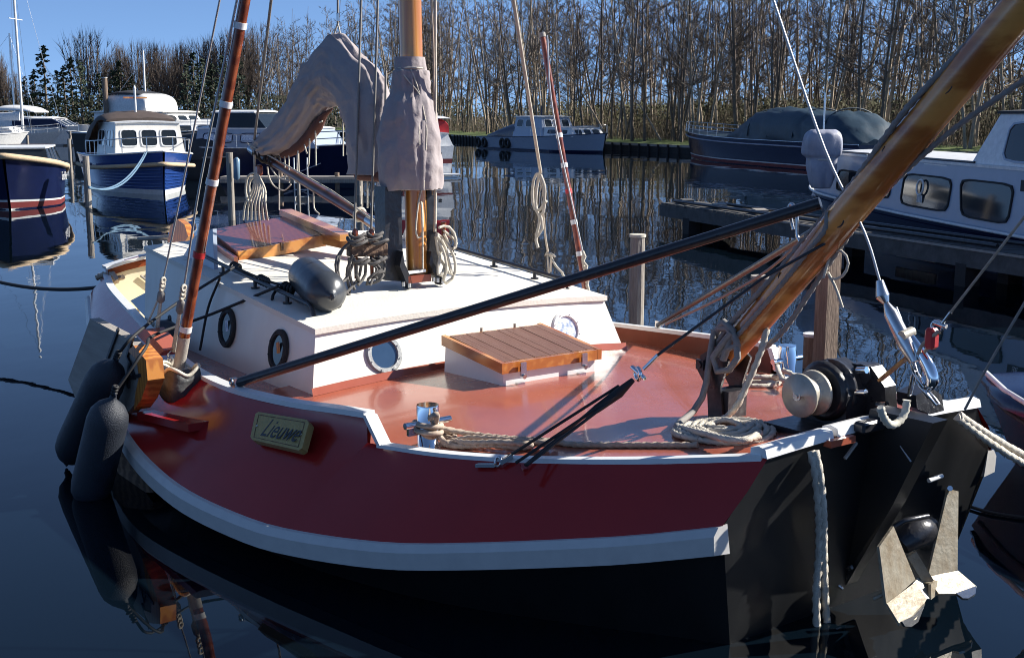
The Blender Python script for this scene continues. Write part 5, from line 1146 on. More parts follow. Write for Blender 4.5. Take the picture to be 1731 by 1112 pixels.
# 4 white cruiser with flybridge
r_ = boatroot('flybridge_cruiser', 392, 272, 118, 'tall white motor cruiser with a canvas covered flybridge behind the blue launch', 9.5)
H = Hull(r_, 9.5, 3.2, 1.55, 1.3, 1.3, 'black_canvas', rake=1.0, deck='white_plastic', capm='white_plastic')
h = house(r_, 1.6, 7.0, 1.35, 1.2, 1.3, 2.35, 'white_plastic', front=.8, roofm='cabin_white', over=.2); side_windows(r_, h, ((2.0, 3.6), (3.9, 5.0), (5.2, 6.2)), 1.65, 2.15, 'white_plastic', slant=.1); front_windows(r_, h, 3, 1.7, 2.2, 'white_plastic')
arch(r_, [(2.2, 1.15, 2.4, 2.6), (2.4, 1.2, 2.4, 3.25), (3.6, 1.2, 2.4, 3.3), (4.9, 1.15, 2.4, 3.2), (5.1, 1.1, 2.4, 2.6)], 'white_plastic', wr=.03, pw=5, name='flybridge_canvas'); arch(r_, [(2.4, 1.1, 3.24, 3.3), (3.4, 1.1, 3.24, 3.45), (4.6, 1.0, 3.2, 3.3)], 'black_canvas', name='flybridge_top')
mb = MB(); mb.tube([(4.0, 0, 3.2), (4.0, 0, 5.4)], .05, 8); mk('mast', mb, 'white_plastic', r_)
for s_ in (1, -1): mb = MB(); mb.tube([(4.0, 0, 5.0), (3.2, s_ * 1.1, 3.2)], .012, 5); mk('mast_stay', mb, 'steel', r_)
railing(r_, H, .45, .98, .55, 8)
# 5 white cruiser with bimini, further
r_ = boatroot('bimini_cruiser', 160, 246, 100, 'white cruiser under a white arched bimini top beyond the blue launch', 8)
H = Hull(r_, 8, 2.9, 1.5, 1.3, 1.3, 'white_plastic', deck='white_plastic'); h = house(r_, 2, 6.5, 1.2, 1.0, 1.3, 1.95, 'navy_paint', front=1.2, roofm='white_plastic'); front_windows(r_, h, 3, 1.4, 1.85, 'white_plastic')
arch(r_, [(.6, 1.2, 2.5, 2.7), (1.5, 1.25, 2.55, 2.95), (3.2, 1.2, 2.5, 2.85), (3.9, 1.0, 2.4, 2.55)], 'white_plastic', name='bimini')
for x in (.8, 2.2, 3.6):
    for s_ in (1, -1): mb = MB(); mb.tube([(x, s_ * 1.18, 1.3), (x - .2, s_ * 1.15, 2.6)], .02, 6); mk('bimini_pole', mb, 'steel', r_)
arch(r_, [(.5, 1.15, 1.3, 2.0), (1.5, 1.2, 1.3, 2.3), (2.2, 1.15, 1.3, 2.0)], 'white_plastic', name='spray_cover')
# 6 sailing yachts with white hulls and masts, far left
def yacht(px, py, hd, L, label, mastpx, mm='white_plastic', mh=12., sailm='white_plastic', hm='white_plastic', mt=.5):
    r_ = boatroot('yacht', px, py, hd, label, L, 'sailing yachts moored at the far left')
    H = Hull(r_, L, L * .32, 1.15, .9, .9, hm, rake=1.1, stern=.6, boot='navy_paint', bow_pow=1.7)
    h = house(r_, L * .3, L * .68, L * .11, L * .09, .9, 1.35, 'white_plastic', front=.6); side_windows(r_, h, ((L * .36, L * .44), (L * .47, L * .55)), 1.0, 1.2, 'steel')
    mb = MB(); mb.tube([(L * mt, 0, 1.2), (L * mt, 0, mh)], .085, 8); mk('mast', mb, mm, r_); mb = MB(); mb.beam((L * mt, -.9, mh * .62), (L * mt, .9, mh * .62), .05, .04); mk('spreader', mb, mm, r_)
    mb = MB(); mb.tube([(L * mt, 0, 1.95), (L * .08, 0, 2.0)], .07, 8); mk('boom', mb, mm, r_)
    arch(r_, [(L * .08, .1, 1.85, 2.1), (L * .25, .16, 1.85, 2.25), (L * mt - .1, .2, 1.85, 2.45)], sailm, name='sail_cover')
    for a_, b_ in (((L * mt, 0, mh - .1), (L, 0, 1.2)), ((L * mt, 0, mh - .1), (0, 0, 1.0)), ((L * mt, 0, mh * .97), (L * mt, 1.2, 1)), ((L * mt, 0, mh * .97), (L * mt, -1.2, 1))): mb = MB(); mb.tube([a_, b_], .012, 4); mk('stay', mb, 'steel', r_)
    railing(r_, H, .05, .97, .5, 8, r=.012); return r_, H
yacht(108, 252, 95, 8.5, 'white sailing yacht with furled sail and the tallest mast at the far left', 38, mh=13.5, mt=.68)
yacht(70, 238, 96, 9.5, 'white sailing yacht with darker mast and spreader behind the tallest-masted yacht', 25, mh=9.2, mt=.76, mm='steel', sailm='navy_paint')
yacht(24, 240, 100, 8.0, 'white yacht at the left edge whose bow shows beside the finger pier', 10, mh=8.0, mt=.4, sailm='white_plastic')
# more white boats packed behind the pontoon
def packed(px, py, hd, L, label, m='white_plastic', top=1.9, canopy=None):
    r_ = boatroot('small_cruiser', px, py, hd, label, L); H = Hull(r_, L, L * .34, 1.2, 1.0, 1.0, m, rake=.9, deck='white_plastic', capm='white_plastic', boot='navy_paint')
    h = house(r_, L * .2, L * .72, L * .14, L * .115, 1.0, top, 'white_plastic', front=.7); side_windows(r_, h, ((L * .26, L * .4), (L * .44, L * .58)), top - .55, top - .18, 'steel'); front_windows(r_, h, 2, top - .6, top - .15, 'steel')
    if canopy: arch(r_, [(.2, L * .13, 1.0, 1.3), (L * .12, L * .15, 1.0, top + .35), (L * .3, L * .13, 1.3, top + .3)], canopy)
    railing(r_, H, .5, .97, .4, 5)
packed(52, 256, 60, 6.5, 'small white cruiser with navy canopy in the packed row behind the navy launch', canopy='navy_paint')
packed(135, 238, 110, 7, 'white cruiser far back between the bimini cruiser and the conifers', top=2.0)
packed(350, 262, 105, 6, 'low white cruiser with grey canopy right of the flybridge cruiser', canopy='grey_canvas', top=1.7)
packed(455, 268, 60, 7, 'white cruiser with black canopy far behind the boom end', canopy='black_canvas')
packed(88, 242, 85, 6.5, 'white boat with pale blue canopy behind the row at far left', canopy='lightblue_paint')
# 7 boat under a black tarpaulin
r_ = boatroot('tarpaulin_boat', 470, 304, 115, 'open boat entirely under a black tarpaulin behind the pile with the blue fender', 5.6)
H = Hull(r_, 5.6, 2.2, .85, .75, .75, 'black_canvas', rake=.5, deck='black_canvas', capm='grey_wood'); arch(r_, [(.0, .95, .7, .9), (.6, 1.08, .65, 1.35), (2.2, 1.15, .65, 1.62), (3.8, 1.0, .7, 1.45), (5.0, .5, .8, 1.1), (5.5, .12, .85, .95)], 'black_canvas', name='tarpaulin', wr=.09)
# 8 blue cruiser behind the boom
r_ = boatroot('blue_cruiser', 640, 306, 110, 'grey blue cabin cruiser with white roof seen under the sail cover', 8)
H = Hull(r_, 8, 2.7, 1.3, 1.1, 1.1, 'navy_paint', rake=.9, deck='greyblue_paint_and_shade', capm='white_plastic'); h = house(r_, 1.5, 6.3, 1.15, .98, 1.1, 1.75, 'greyblue_paint_and_shade', front=.5, roofm='white_plastic'); side_windows(r_, h, ((1.8, 3.0), (3.3, 4.4), (4.7, 5.6)), 1.25, 1.6, 'navy_paint', 'curtain_pattern')
h2 = house(r_, 2.0, 4.3, 1.0, .8, 1.75, 2.3, 'glass_dark', 'wheelhouse', front=.6, roofm='white_plastic')
railing(r_, H, .3, .97, .45, 7, r=.018); mb = MB(); mb.tube([H.P(.8, -1, .5), H.P(.7, -1, .25) + Vector((0, -.1, 0)), H.P(.55, -1, .5)], .02, 5); mk('side_rope', mb, 'grey_canvas', r_)
# finger pier with ladder seen under the boom
e = empty('finger_pier', Matrix.Translation(Gz(520, 320, 0)), 'low dark wooden finger pier with pale ladder rails behind the boom', 'pier')
mb = MB(); mb.box((0, .2, .35), (5.2, .7, .06)); mk('deck_board', mb, 'grey_wood', e); mb = MB(); mb.box((0, -.18, .26), (5.2, .05, .12)); mk('edge_beam', mb, 'pile_light', e)
for x in (-2.3, -.8, .9, 2.4): mb = MB(); mb.cyl((x, 0, -.6), (x, 0, .5), .07, n=8); mk('pier_leg', mb, 'pile_wood', e)
for x in (-.35, .05): mb = MB(); mb.tube([(x, -.24, -.25), (x, -.24, .95)], .022, 6); mk('ladder_rail', mb, 'white_plastic', e)
for z in (.0, .2, .4): mb = MB(); mb.tube([(-.35, -.24, z), (.05, -.24, z)], .018, 6); mk('ladder_rung', mb, 'white_plastic', e)
# 9 white and red boat, stern towards us, right of the mast
r_ = boatroot('red_white_cruiser', 700, 262, -22, 'white and dark red cruiser with red canopy showing its stern right of the mast', 7)
r_.matrix_world = Matrix.Translation(Gz(742, 300, 0)) @ Matrix.Rotation(R(108), 4, 'Z') @ Matrix.Translation((0, .42, 0))
H = Hull(r_, 7, 2.3, 1.3, 1.15, 1.1, 'white_plastic', rake=.8, stern=.86, deck='white_plastic', capm='white_plastic', boot='boot_white')
mb = MB()
for s_ in (1, -1): mb.loft([[H.P(t, s_, .45) + Vector((0, s_ * .012, 0)), H.P(t, s_, .6) + Vector((0, s_ * .012, 0))] for t in H.ts], False)
mb.loft([[H.P(0, 1, k) + Vector((-.012, 0, 0)), H.P(0, -1, k) + Vector((-.012, 0, 0))] for k in (.45, .6)], False); mk('red_band', mb, 'antifoul_red', r_)
h = house(r_, .3, 5.2, 1.05, .85, 1.1, 1.55, 'white_plastic', front=.8); arch(r_, [(.5, .95, 1.55, 2.0), (1.0, .95, 1.55, 2.12), (3.0, .9, 1.5, 2.1), (3.4, .8, 1.5, 1.9)], 'red_plastic', name='canopy', pw=5); arch(r_, [(.3, 1.0, 2.08, 2.1), (1.2, 1.0, 2.08, 2.2), (3.2, .9, 2.05, 2.15)], 'white_plastic', name='canopy_top')
mb = MB(); mb.cyl((-.01, -.45, .85), (-.04, -.45, .85), .07, n=14); mk('exhaust', mb, 'black_canvas', r_); mb = MB(); mb.box((-.35, 0, .12), (.6, 2.1, .05)); mb2 = MB(); mk('swim_platform', mb, 'white_plastic', r_); mb2.box((-.35, 0, .03), (.6, 2.0, .04)); mk('platform_frame', mb2, 'steel', r_)
# 10 grey cruiser at the quay
p0 = Gz(1021, 259); p1 = Gz(836, 250); d_ = (p0 - p1); L_ = d_.length
r_ = empty('grey_cruiser', Matrix.Translation(p1) @ Matrix.Rotation(math.atan2(d_.y, d_.x), 4, 'Z'), 'grey white motor cruiser with tyre fenders moored at the grass bank', 'boat')
H = Hull(r_, L_ + .3, 3.2, 1.15, .85, .8, 'greyblue_paint_and_shade', rake=.35, stern=.9, full=.7, deck='greyblue_paint_and_shade', capm='navy_paint', boot='navy_paint')
s_ = L_ / 12.
h = house(r_, 4.2 * s_, 7.6 * s_, 1.25, 1.0, .85, 2.1, 'greyblue_paint_and_shade', 'wheelhouse', front=.6, roofm='white_plastic', over=.15); side_windows(r_, h, ((4.5 * s_, 5.2 * s_), (5.5 * s_, 6.2 * s_)), 1.45, 1.95, 'white_plastic'); front_windows(r_, h, 3, 1.45, 1.95, 'white_plastic')
h = house(r_, 7.2 * s_, 10.6 * s_, 1.2, 1.0, .9, 1.45, 'white_plastic', 'fore_cabin', front=.5, roofm='white_plastic'); side_windows(r_, h, ((7.9 * s_, 8.8 * s_), (9.2 * s_, 9.9 * s_)), 1.08, 1.32, 'navy_paint'); front_windows(r_, h, 3, 1.05, 1.36, 'white_plastic')
arch(r_, [(1.0 * s_, 1.2, .8, .95), (2.4 * s_, 1.25, .8, 1.4), (4.3 * s_, 1.2, .8, 1.85)], 'navy_paint', name='aft_cover', wr=.03, pw=4)
for t in (.02, .09, .28, .33): tyre(r_, H.P(t, -1, .5) + Vector((0, -.08, 0)), (0, 1, 0), .26)
mb = MB(); mb.tube([(5.6 * s_, 0, 2.1), (5.6 * s_, 0, 2.8)], .05, 6); mk('signal_mast', mb, 'navy_paint', r_); railing(r_, H, .55, .97, .5, 6, mid=False)
# 11 navy sloop under a blue-green cover
p0 = Gz(1168, 267); p1 = Gz(1500, 295); d_ = (p0 - p1); L_ = d_.length
r_ = empty('covered_sloop', Matrix.Translation(p1) @ Matrix.Rotation(math.atan2(d_.y, d_.x), 4, 'Z'), 'large navy blue sloop under a blue green tarpaulin at the bank before the trees', 'boat')
H = Hull(r_, L_ + .8, 3.2, 1.5, 1.15, 1.1, 'navy_paint', rake=.9, stern=.8, full=.6, deck='blue_canvas', boot='boot_white', red='antifoul_red', capm='steel', bow_pow=2.4)
mb = MB()
for s_ in (1, -1): mb.tube([H.P(t, s_, .83) + Vector((0, s_ * .02, 0)) for t in H.ts], .035, 6); 
tag(mk('rubbing_band', mb, 'grey_canvas', r_), kind=None)
arch(r_, [(.2, 1.1, 1.0, 1.25), (1.2, 1.3, 1.0, 1.85), (2.6, 1.35, 1.1, 2.35), (4.2, 1.35, 1.1, 2.25), (5.0, 1.35, 1.1, 2.42), (7.4, 1.35, 1.1, 2.5), (9.4, 1.3, 1.1, 2.42), (10.6, 1.15, 1.1, 2.0), (12.6, .8, 1.15, 1.35)], 'blue_canvas', name='tarpaulin', wr=.12, n_=30, pw=3.2, seed=4)
for x in (2.7, 5.1, 7.4, 9.3): mb = MB(); mb.tube([(x, 1.37 * math.cos(a), 1.12 + 1.36 * math.sin(a) ** .7) for a in np.linspace(.05, math.pi - .05, 14)], .03, 6); mk('cover_hoop', mb, 'blue_canvas', r_)
railing(r_, H, .62, .985, .38, 7, r=.016)
# 12 white cruiser at right: bow left, alongside the jetty
Xc = Vector((6.55, 17.5)); dc = Vector((-.10, 1)).normalized()
Lc = 13.; bow_ = Xc + dc * 9.3; st_ = bow_ - dc * Lc; nrm_ = Vector((dc.y, -dc.x))
st_ = st_ + nrm_ * 1.35
r_ = empty('white_cruiser', Matrix.Translation((st_.x, st_.y, 0)) @ Matrix.Rotation(math.atan2(dc.y, dc.x), 4, 'Z'), 'white steel cruiser with black trimmed windows and wheelhouse moored behind the jetty at right', 'boat')
H = Hull(r_, Lc, 2.7, .84, .62, .6, 'navy_paint', rake=.4, stern=.9, full=.72, deck='white_plastic', boot='navy_paint', capm='white_plastic', bow_pow=2.2)
mb = MB()
for s_ in (1, -1): mb.loft([[H.P(t, s_, .62) + Vector((0, s_ * .015, 0)), H.P(t, s_, .86) + Vector((0, s_ * .015, 0))] for t in H.ts], False)
mk('black_band', mb, 'navy_paint', r_)
h = house(r_, 1.0, 10.6, 1.22, 1.12, .62, 1.48, 'greyblue_paint_and_shade', front=.6, roofm='white_plastic', camber=.05, over=.03)  # white cabin coloured grey-blue: the shade on its side is put into the colour
side_windows(r_, h, ((6.8, 7.9), (8.3, 9.3)), .80, 1.2, 'rubber'); side_windows(r_, h, ((4.6, 6.35),), .74, 1.27, 'rubber'); side_windows(r_, h, ((2.75, 4.15),), .72, 1.28, 'rubber', slant=-.22)
for x in (5.3, 6.5, 7.7): mb = MB(); mb.box((x, 1.12, 1.43), (.8, .012, .03)); mk('hand_rail', mb, 'white_plastic', r_)
for x in (5.0, 7.0, 9.0): mb = MB(); mb.tube([(x - .9, 1.08, 1.52), (x + .9, 1.08, 1.52)], .018, 6); mk('roof_rail', mb, 'black_steel', r_)
h3 = house(r_, -.6, 4.25, 1.08, .92, 1.45, 2.24, 'white_plastic', 'wheelhouse', front=.55, roofm='black_canvas', camber=.03, over=.06); front_windows(r_, h3, 3, 1.55, 2.1, 'greyblue_paint_and_shade'); side_windows(r_, h3, ((-.2, 1.1), (1.35, 3.35)), 1.55, 2.12, 'greyblue_paint_and_shade')
mb = MB(); mb.box((2.05, 1.175, 1.27), (1.0, .02, .15)); nb_ = mk('name_plate', mb, 'black_canvas', r_); text_on(r_, 'Se', Vector((2.42, 1.188, 1.22)), (-1, 0, 0), (0, 0, 1), .16, 'white_plastic')
mb = MB(); c_ = Vector((5.6, 1.215, 1.07)); mb.ring(c_, (0, 1, 0.1), .12, .016, 20, 6); dream = mk('hoop_ornament', mb, 'white_plastic', r_)
for dx in (-.08, -.03, .02, .07): mb = MB(); mb.tube([c_ + Vector((dx, 0, -.12)), c_ + Vector((dx, 0, -.24))], .012, 5); mk('ornament_fringe', mb, 'white_plastic', dream)
railing(r_, H, .84, .98, .34, 4, 'white_plastic', r=.018, mid=False)
# its covered windlass on the foredeck
e = empty('covered_outboard', Matrix.Translation(Gz(1388, 318, .86)), 'upright gear wrapped in pale grey cloth, tied at the waist, on the white cruiser bow', 'cover')
mb = MB(); prof = [(0, .16, .22), (.12, .22, .24), (.35, .27, .25), (.50, .27, .23), (.54, .30, .24), (.60, .35, .26), (.80, .36, .27), (.93, .31, .24), (.985, .24, .16), (1.0, .2, .12)]; q = []
for t, a, b in [(p.x, p.y, p.z) for p in smooth_curve(prof, 4)]:
    rr = []
    for k in range(44):
        an = 2 * math.pi * k / 44; c_, s_ = math.cos(an), math.sin(an); sq = (abs(c_) ** 3 + abs(s_) ** 3) ** (-1 / 3); w_ = 1 + .14 * noise.noise(Vector((c_ * 2, s_ * 2, t * 2.5))) + .13 * abs(noise.noise(Vector((c_ * 5, s_ * 5, t * 1.2)))) - .04
        rr.append((a * c_ * sq * w_, b * s_ * sq * w_, t * 1.08))
    q.append(rr)
mb.loft(q, True, True, True); mk('cover_cloth', mb, 'grey_canvas', e); mb = MB(); mb.tube([(0, 0, 1.0), (0, 0, 1.75)], .018, 6); mk('pole', mb, 'steel', e)
mb = MB(); mb.tube([(.26 * math.cos(a), .24 * math.sin(a), .53) for a in np.linspace(0, 2 * math.pi, 18)], .015, 5); mk('tie_cord', mb, 'rope_white', e)
# 13 maroon boat with a dark blue cover at the lower right
pa = Gz(1640, 832); pb = Gz(1760, 872); d_ = (pb - pa).normalized()
r_ = empty('maroon_boat', Matrix.Translation(pa + d_ * 4.6) @ Matrix.Rotation(math.atan2(-d_.y, -d_.x), 4, 'Z') @ Matrix.Translation((0, -.75, 0)), 'maroon boat under a dark blue cover beyond the stem at the lower right edge', 'boat')
H = Hull(r_, 5.2, 1.7, .50, .46, .46, 'maroon_paint', rake=.3, full=.6, deck='navy_paint', stern=.8)
arch(r_, [(0, .75, .42, .5), (1.5, .84, .42, .62), (3.2, .84, .44, .66), (4.6, .5, .48, .60), (5.1, .12, .5, .54)], 'navy_paint', name='boat_cover', wr=.03, pw=3)
mb = MB(); mb.tube([H.P(t, 1, 1) + Vector((0, 0, .07)) for t in np.linspace(0, .98, 14)], .018, 6); mk('white_edge', mb, 'white_plastic', r_)
mb = MB(); mb.tube([H.P(t, 1, .86) + Vector((0, .012, 0)) for t in np.linspace(0, .98, 14)], .012, 6); mk('dark_line', mb, 'black_canvas', r_)

# ================================================================== JETTY AND PILES
e = empty('jetty', Matrix.Translation((2.9, 23.8, 0)), 'dark wooden jetty on posts with black pipes along it, running in from the right', 'jetty')
dj = Vector((.368, -1, 0)).normalized(); pj_ = Vector((-dj.y, dj.x, 0)); pj_ = pj_ if pj_.x > 0 else -pj_
Ltot = 13.; nb_ = 84
bmsh = None
for k in range(nb_):
    a = dj * (k * Ltot / nb_); b = dj * ((k + .93) * Ltot / nb_); 
    if bmsh is None:
        mb = MB(); mb.box((0, 0, 0), (Ltot / nb_ * .93, .85, .035)); o = mk('deck_plank', mb, 'dock_wood', e); bmsh = o.data
    else: o = mk('deck_plank', None, None, e, bmsh)
    o.location = (a + b) / 2 + pj_ * .45 + Vector((0, 0, .50 + random.uniform(-.006, .006))); o.rotation_euler = (0, 0, math.atan2(dj.y, dj.x))
for off in (.03, .87): mb = MB(); mb.beam(pj_ * off + Vector((0, 0, .37)), dj * Ltot + pj_ * off + Vector((0, 0, .37)), .09, .22); mk('side_beam', mb, 'dock_wood', e)
mb = MB(); mb.beam(dj * 4 + pj_ * -.03 + Vector((0, 0, .50)), dj * Ltot + pj_ * -.03 + Vector((0, 0, .50)), .02, .03); mk('pale_edge', mb, 'grey_wood', e)
for t in (1.1, 5.2, 8.6, 12.0):
    for off in ((.1, .4, .75) if t < 2 else (.1, .8)): mb = MB(); p = dj * t + pj_ * off; mb.box(p + Vector((0, 0, -.2)), (.24 if t < 2 else .2, .24, 1.0), Matrix.Rotation(math.atan2(dj.y, dj.x), 3, 'Z')); mk('jetty_post', mb, 'quay_timber', e)
for (a, b, off, z) in ((.2, 9, .2, .56), (1.2, 10, .62, .57)): mb = MB(); mb.tube([dj * a + pj_ * off + Vector((0, 0, z)), dj * b + pj_ * off + Vector((0, 0, z))], .03, 8); mk('pipe', mb, 'black_steel', e)
for t in (.35, 1.6, 3.0): mb = MB(); mb.box(dj * t + pj_ * .4 + Vector((0, 0, .56)), (.22, .4, .07)); mk('cross_block', mb, 'dock_wood' if t < 1 else 'grey_wood', e)
for (t, z) in ((6.5, .15), (9.5, .12), (11.5, .18)): mb = MB(); mb.box(dj * t + pj_ * .96 + Vector((0, 0, z)), (.9, .04, .14), Matrix.Rotation(math.atan2(dj.y, dj.x), 3, 'Z')); mk('cross_brace', mb, 'pile_light', e)
def pile(px, pytop, pywl, wpx, m, label, cap=None, square=False, group=None, z0=0., y=None):
    p = Gz(px, pywl, z0) if y is None else Gy(px, 300, y); D_ = p.y; top = Gy(px, pytop, D_).z; rr = wpx * .5 * D_ / 2080.
    e_ = empty('mooring_pile', Matrix.Translation((p.x, D_, 0)), label, 'pile', group); mb = MB()
    if square: mb.box((0, 0, top / 2 - .5), (rr * 2, rr * 2, top + 1.), Matrix.Rotation(.5, 3, 'Z'))
    else:
        q = []
        for z in np.linspace(-1, top, 8): q.append([(rr * (1 + .06 * noise.noise(Vector((math.cos(a), math.sin(a), z * .8)) * 2)) * math.cos(a), rr * (1 + .06 * noise.noise(Vector((math.cos(a) + 4, math.sin(a), z)) * 2)) * math.sin(a), z) for a in np.linspace(0, 2 * math.pi, 13)[:-1]])
        mb.loft(q, False, True, True)
    mk('post', mb, m, e_)
    if cap: mb = MB(); mb.cyl((0, 0, top + .002), (0, 0, top + .03), rr * 1.12, n=12); mk('cap', mb, cap, e_)
    return e_, top, rr
pile(150, 264, 350, 11, 'pile_light', 'thin weathered grey pile standing before the blue launch'); 
e_, top, rr = pile(392, 258, 372, 12, 'pile_light', 'weathered pile with a light blue fender hung on it left of the boom end')
mb = MB(); P_ = Gy(400, 290, e_.location.y); mb.lathe(Gy(400, 266, e_.location.y - .1), Gy(400, 305, e_.location.y - .1), [(0, .02), (.1, .07), (.9, .07), (1, .02)], 12); single('pile_fender', mb, 'lightblue_paint', 'light blue fender hanging on the pile left of the boom end', 'fender')
pile(1075, 401, 560, 26, 'pile_light', 'pale split-topped pile between cabin and jetty', cap='canvas_white')
pile(1281, 471, 590, 30, 'pile_wood', 'reddish brown pile with grey top half hidden by the bowsprit', cap='grey_wood')
pile(1393, 425, 632, 29, 'pile_wood', 'tall square brown pile rising behind the port bollard', square=True)
pile(1369, 569, 622, 26, 'pile_wood', 'short brown pile with white cap beside the tall square pile', cap='white_plastic')
for px, a, b, w_ in ((608, 205, 330, 11), (655, 215, 318, 9)): pile(px, a, b, w_, 'pile_light', 'pale pile under the sail bundle, %s' % ('the left one' if px < 620 else 'the right one behind the sail'))
pile(186, 132, 0, 9, 'pile_wood', 'tall brown pile with a pale top rising over the brown canopy', cap='white_plastic', y=62)
for px, a, b in ((120, 235, 292), (505, 250, 330)): pile(px, a, b, 6, 'pile_light', 'slim pale pile %s' % ('between the navy and blue launches' if px < 200 else 'beyond the tarpaulin boat'))
# far pontoon at the left with clutter of small boats
e = empty('pontoon', Matrix.Translation(Gz(60, 262, 0)), 'long low wooden pontoon with reddish boards across the left of the harbour', 'pontoon')
for k in range(13): mb = MB(); mb.box((-5 + k * 1.05, 0, .52), (1.0, 1.2, .14)); mk('board', mb, 'weathered_wood' if k % 3 else 'grey_wood', e)
for k in range(6): mb = MB(); mb.cyl((-5 + k * 2.4, -.5, -.5), (-5 + k * 2.4, -.5, 1.1 + .2 * (k % 2)), .08, n=8); mk('pier_leg', mb, 'pile_light', e)
e = empty('pontoon', Matrix.Translation(Gz(345, 285, 0)), 'short wooden pontoon between the blue launch and the tarpaulin boat', 'pontoon')
for k in range(7): mb = MB(); mb.box((-1.4 + k * .55, 0, .5), (.52, 1.2, .12)); mk('board', mb, 'grey_wood', e)
for x in (-1.2, 1.6): mb = MB(); mb.cyl((x, -.4, -.5), (x, -.4, .8), .08, n=8); mk('pier_leg', mb, 'pile_light', e)

# ================================================================== TREES
def shoreX(y):   # x of the waterline at depth y
    ys = [p[1] for p in SH]; 
    return float(np.interp(y, ys, [p[0] for p in SH]))
def limb(mb, a, d, L, r, n=5, bend=.15, rng=random, seg=3):
    P = [Vector(a)]; dd = Vector(d).normalized()
    for k in range(seg):
        dd = (dd + Vector((rng.uniform(-bend, bend), rng.uniform(-bend, bend), rng.uniform(-bend * .4, bend)))).normalized(); P.append(P[-1] + dd * L / seg)
    mb.tube(P, [r * (1 - .8 * k / seg) for k in range(seg + 1)], n, False, False); return P, dd
def tree_meshes(seed, H_, stems, kind='alder', tw=.012, dens=1.):
    rng = random.Random(seed); tr_ = MB(); cr_ = MB()
    for s_ in range(stems):
        lean = .03 if stems == 1 else rng.uniform(.08, .26); az = rng.uniform(0, 6.28); d = Vector((math.cos(az) * lean, math.sin(az) * lean, 1)).normalized()
        h_ = H_ * rng.uniform(.75, 1.); P = [Vector((math.cos(az) * .12 * (stems > 1), math.sin(az) * .12 * (stems > 1), -.1))]; n_ = 11; ph = rng.uniform(0, 6)
        for k in range(n_):
            d = (d + Vector((rng.uniform(-.05, .05), rng.uniform(-.05, .05), .03))).normalized(); P.append(P[-1] + d * h_ / n_)
        r0 = rng.uniform(.075, .13) * (1 if stems == 1 else .8) * H_ / 13
        tr_.tube(P, [r0 * (1 - .85 * k / n_) for k in range(n_ + 1)], 6, False, True)
        nb = int(24 * dens)
        for b in range(nb):
            t = rng.uniform(.16, .98) ** .8; f = t * n_; i = min(int(f), n_ - 1); p = P[i].lerp(P[i + 1], f - i); az2 = rng.uniform(0, 6.28); up_ = rng.uniform(.1, .9)
            L = (2.6 * (1 - t) + .7) * rng.uniform(.6, 1.15) * H_ / 13; bd = Vector((math.cos(az2), math.sin(az2), up_)); Q, dd = limb(tr_, p, bd, L, r0 * (1 - t * .85) * .34 + .008, 4, .22, rng, 4)
            for c_ in range(int(6 * dens)):
                u = rng.uniform(.2, 1.) * 4; i2 = min(int(u), 3); p2 = Q[i2].lerp(Q[i2 + 1], u - i2); bd2 = (dd + Vector((rng.uniform(-1, 1), rng.uniform(-1, 1), rng.uniform(-.5, .9)))).normalized(); L2 = L * rng.uniform(.22, .42)
                S_, d3 = limb(cr_, p2, bd2, L2, tw * 1.3, 3, .25, rng, 2)
                for g in range(4):
                    p3 = S_[rng.choice((0, 1, 2))].lerp(S_[1], rng.random()); bd3 = (d3 + Vector((rng.uniform(-1, 1), rng.uniform(-1, 1), rng.uniform(-.6, 1)))).normalized(); L3 = L2 * rng.uniform(.35, .8); e1 = bd3.orthogonal().normalized() * tw * .8; e2 = bd3.cross(e1)
                    cr_.add([p3 + e1, p3 - e1 * .5 + e2 * .8, p3 - e1 * .5 - e2 * .8, p3 + bd3 * L3], [(0, 1, 3), (1, 2, 3), (2, 0, 3)])
    return tr_, cr_
def to_mesh(mb, m, name):
    me = bpy.data.meshes.new(name); me.from_pydata(mb.v, [], mb.f); me.polygons.foreach_set("use_smooth", mb.sm); me.materials.append(M[m]); me.update(); return me
_on = 'first second third fourth fifth sixth seventh eighth ninth tenth eleventh twelfth thirteenth fourteenth fifteenth sixteenth seventeenth eighteenth nineteenth'.split()
def ordw(n):
    if n < 20: return _on[n - 1]
    t_ = n // 10 - 2; return ('twentieth', 'thirtieth', 'fortieth', 'fiftieth', 'sixtieth')[t_] if n % 10 == 0 else ('twenty', 'thirty', 'forty', 'fifty', 'sixty')[t_] + '-' + _on[n % 10 - 1]
variants = []
for i, (st, H_, bk) in enumerate(((1, 15, 'bark'), (3, 13.5, 'bark'), (2, 14.5, 'bark_pale'), (4, 12, 'bark'), (1, 14, 'bark_pale'), (3, 14, 'bark_pale'), (2, 13, 'bark'), (1, 12.5, 'bark'))):
    a, b = tree_meshes(11 + i, H_, st, dens=1. if st < 3 else .8); variants.append((to_mesh(a, bk, 'trunk'), to_mesh(b, 'twig', 'crown'), st, bk))
STW = {1: 'single stemmed', 2: 'twin stemmed', 3: 'three stemmed', 4: 'four stemmed'}
rt_ = random.Random(5)
def plant(x, y, v, sc_, rz, label, group, lean=0.):
    tm, cm, st, bk = variants[v]; e_ = empty('alder_tree', Matrix.Translation((x, y, LZ + .12)) @ Matrix.Rotation(rz, 4, 'Z') @ Matrix.Rotation(lean, 4, 'X') @ Matrix.Diagonal((sc_, sc_, sc_, 1)), label, 'tree', group)
    mk('trunk', None, None, e_, tm); mk('crown', None, None, e_, cm); return e_
ntree = 0; PL = []
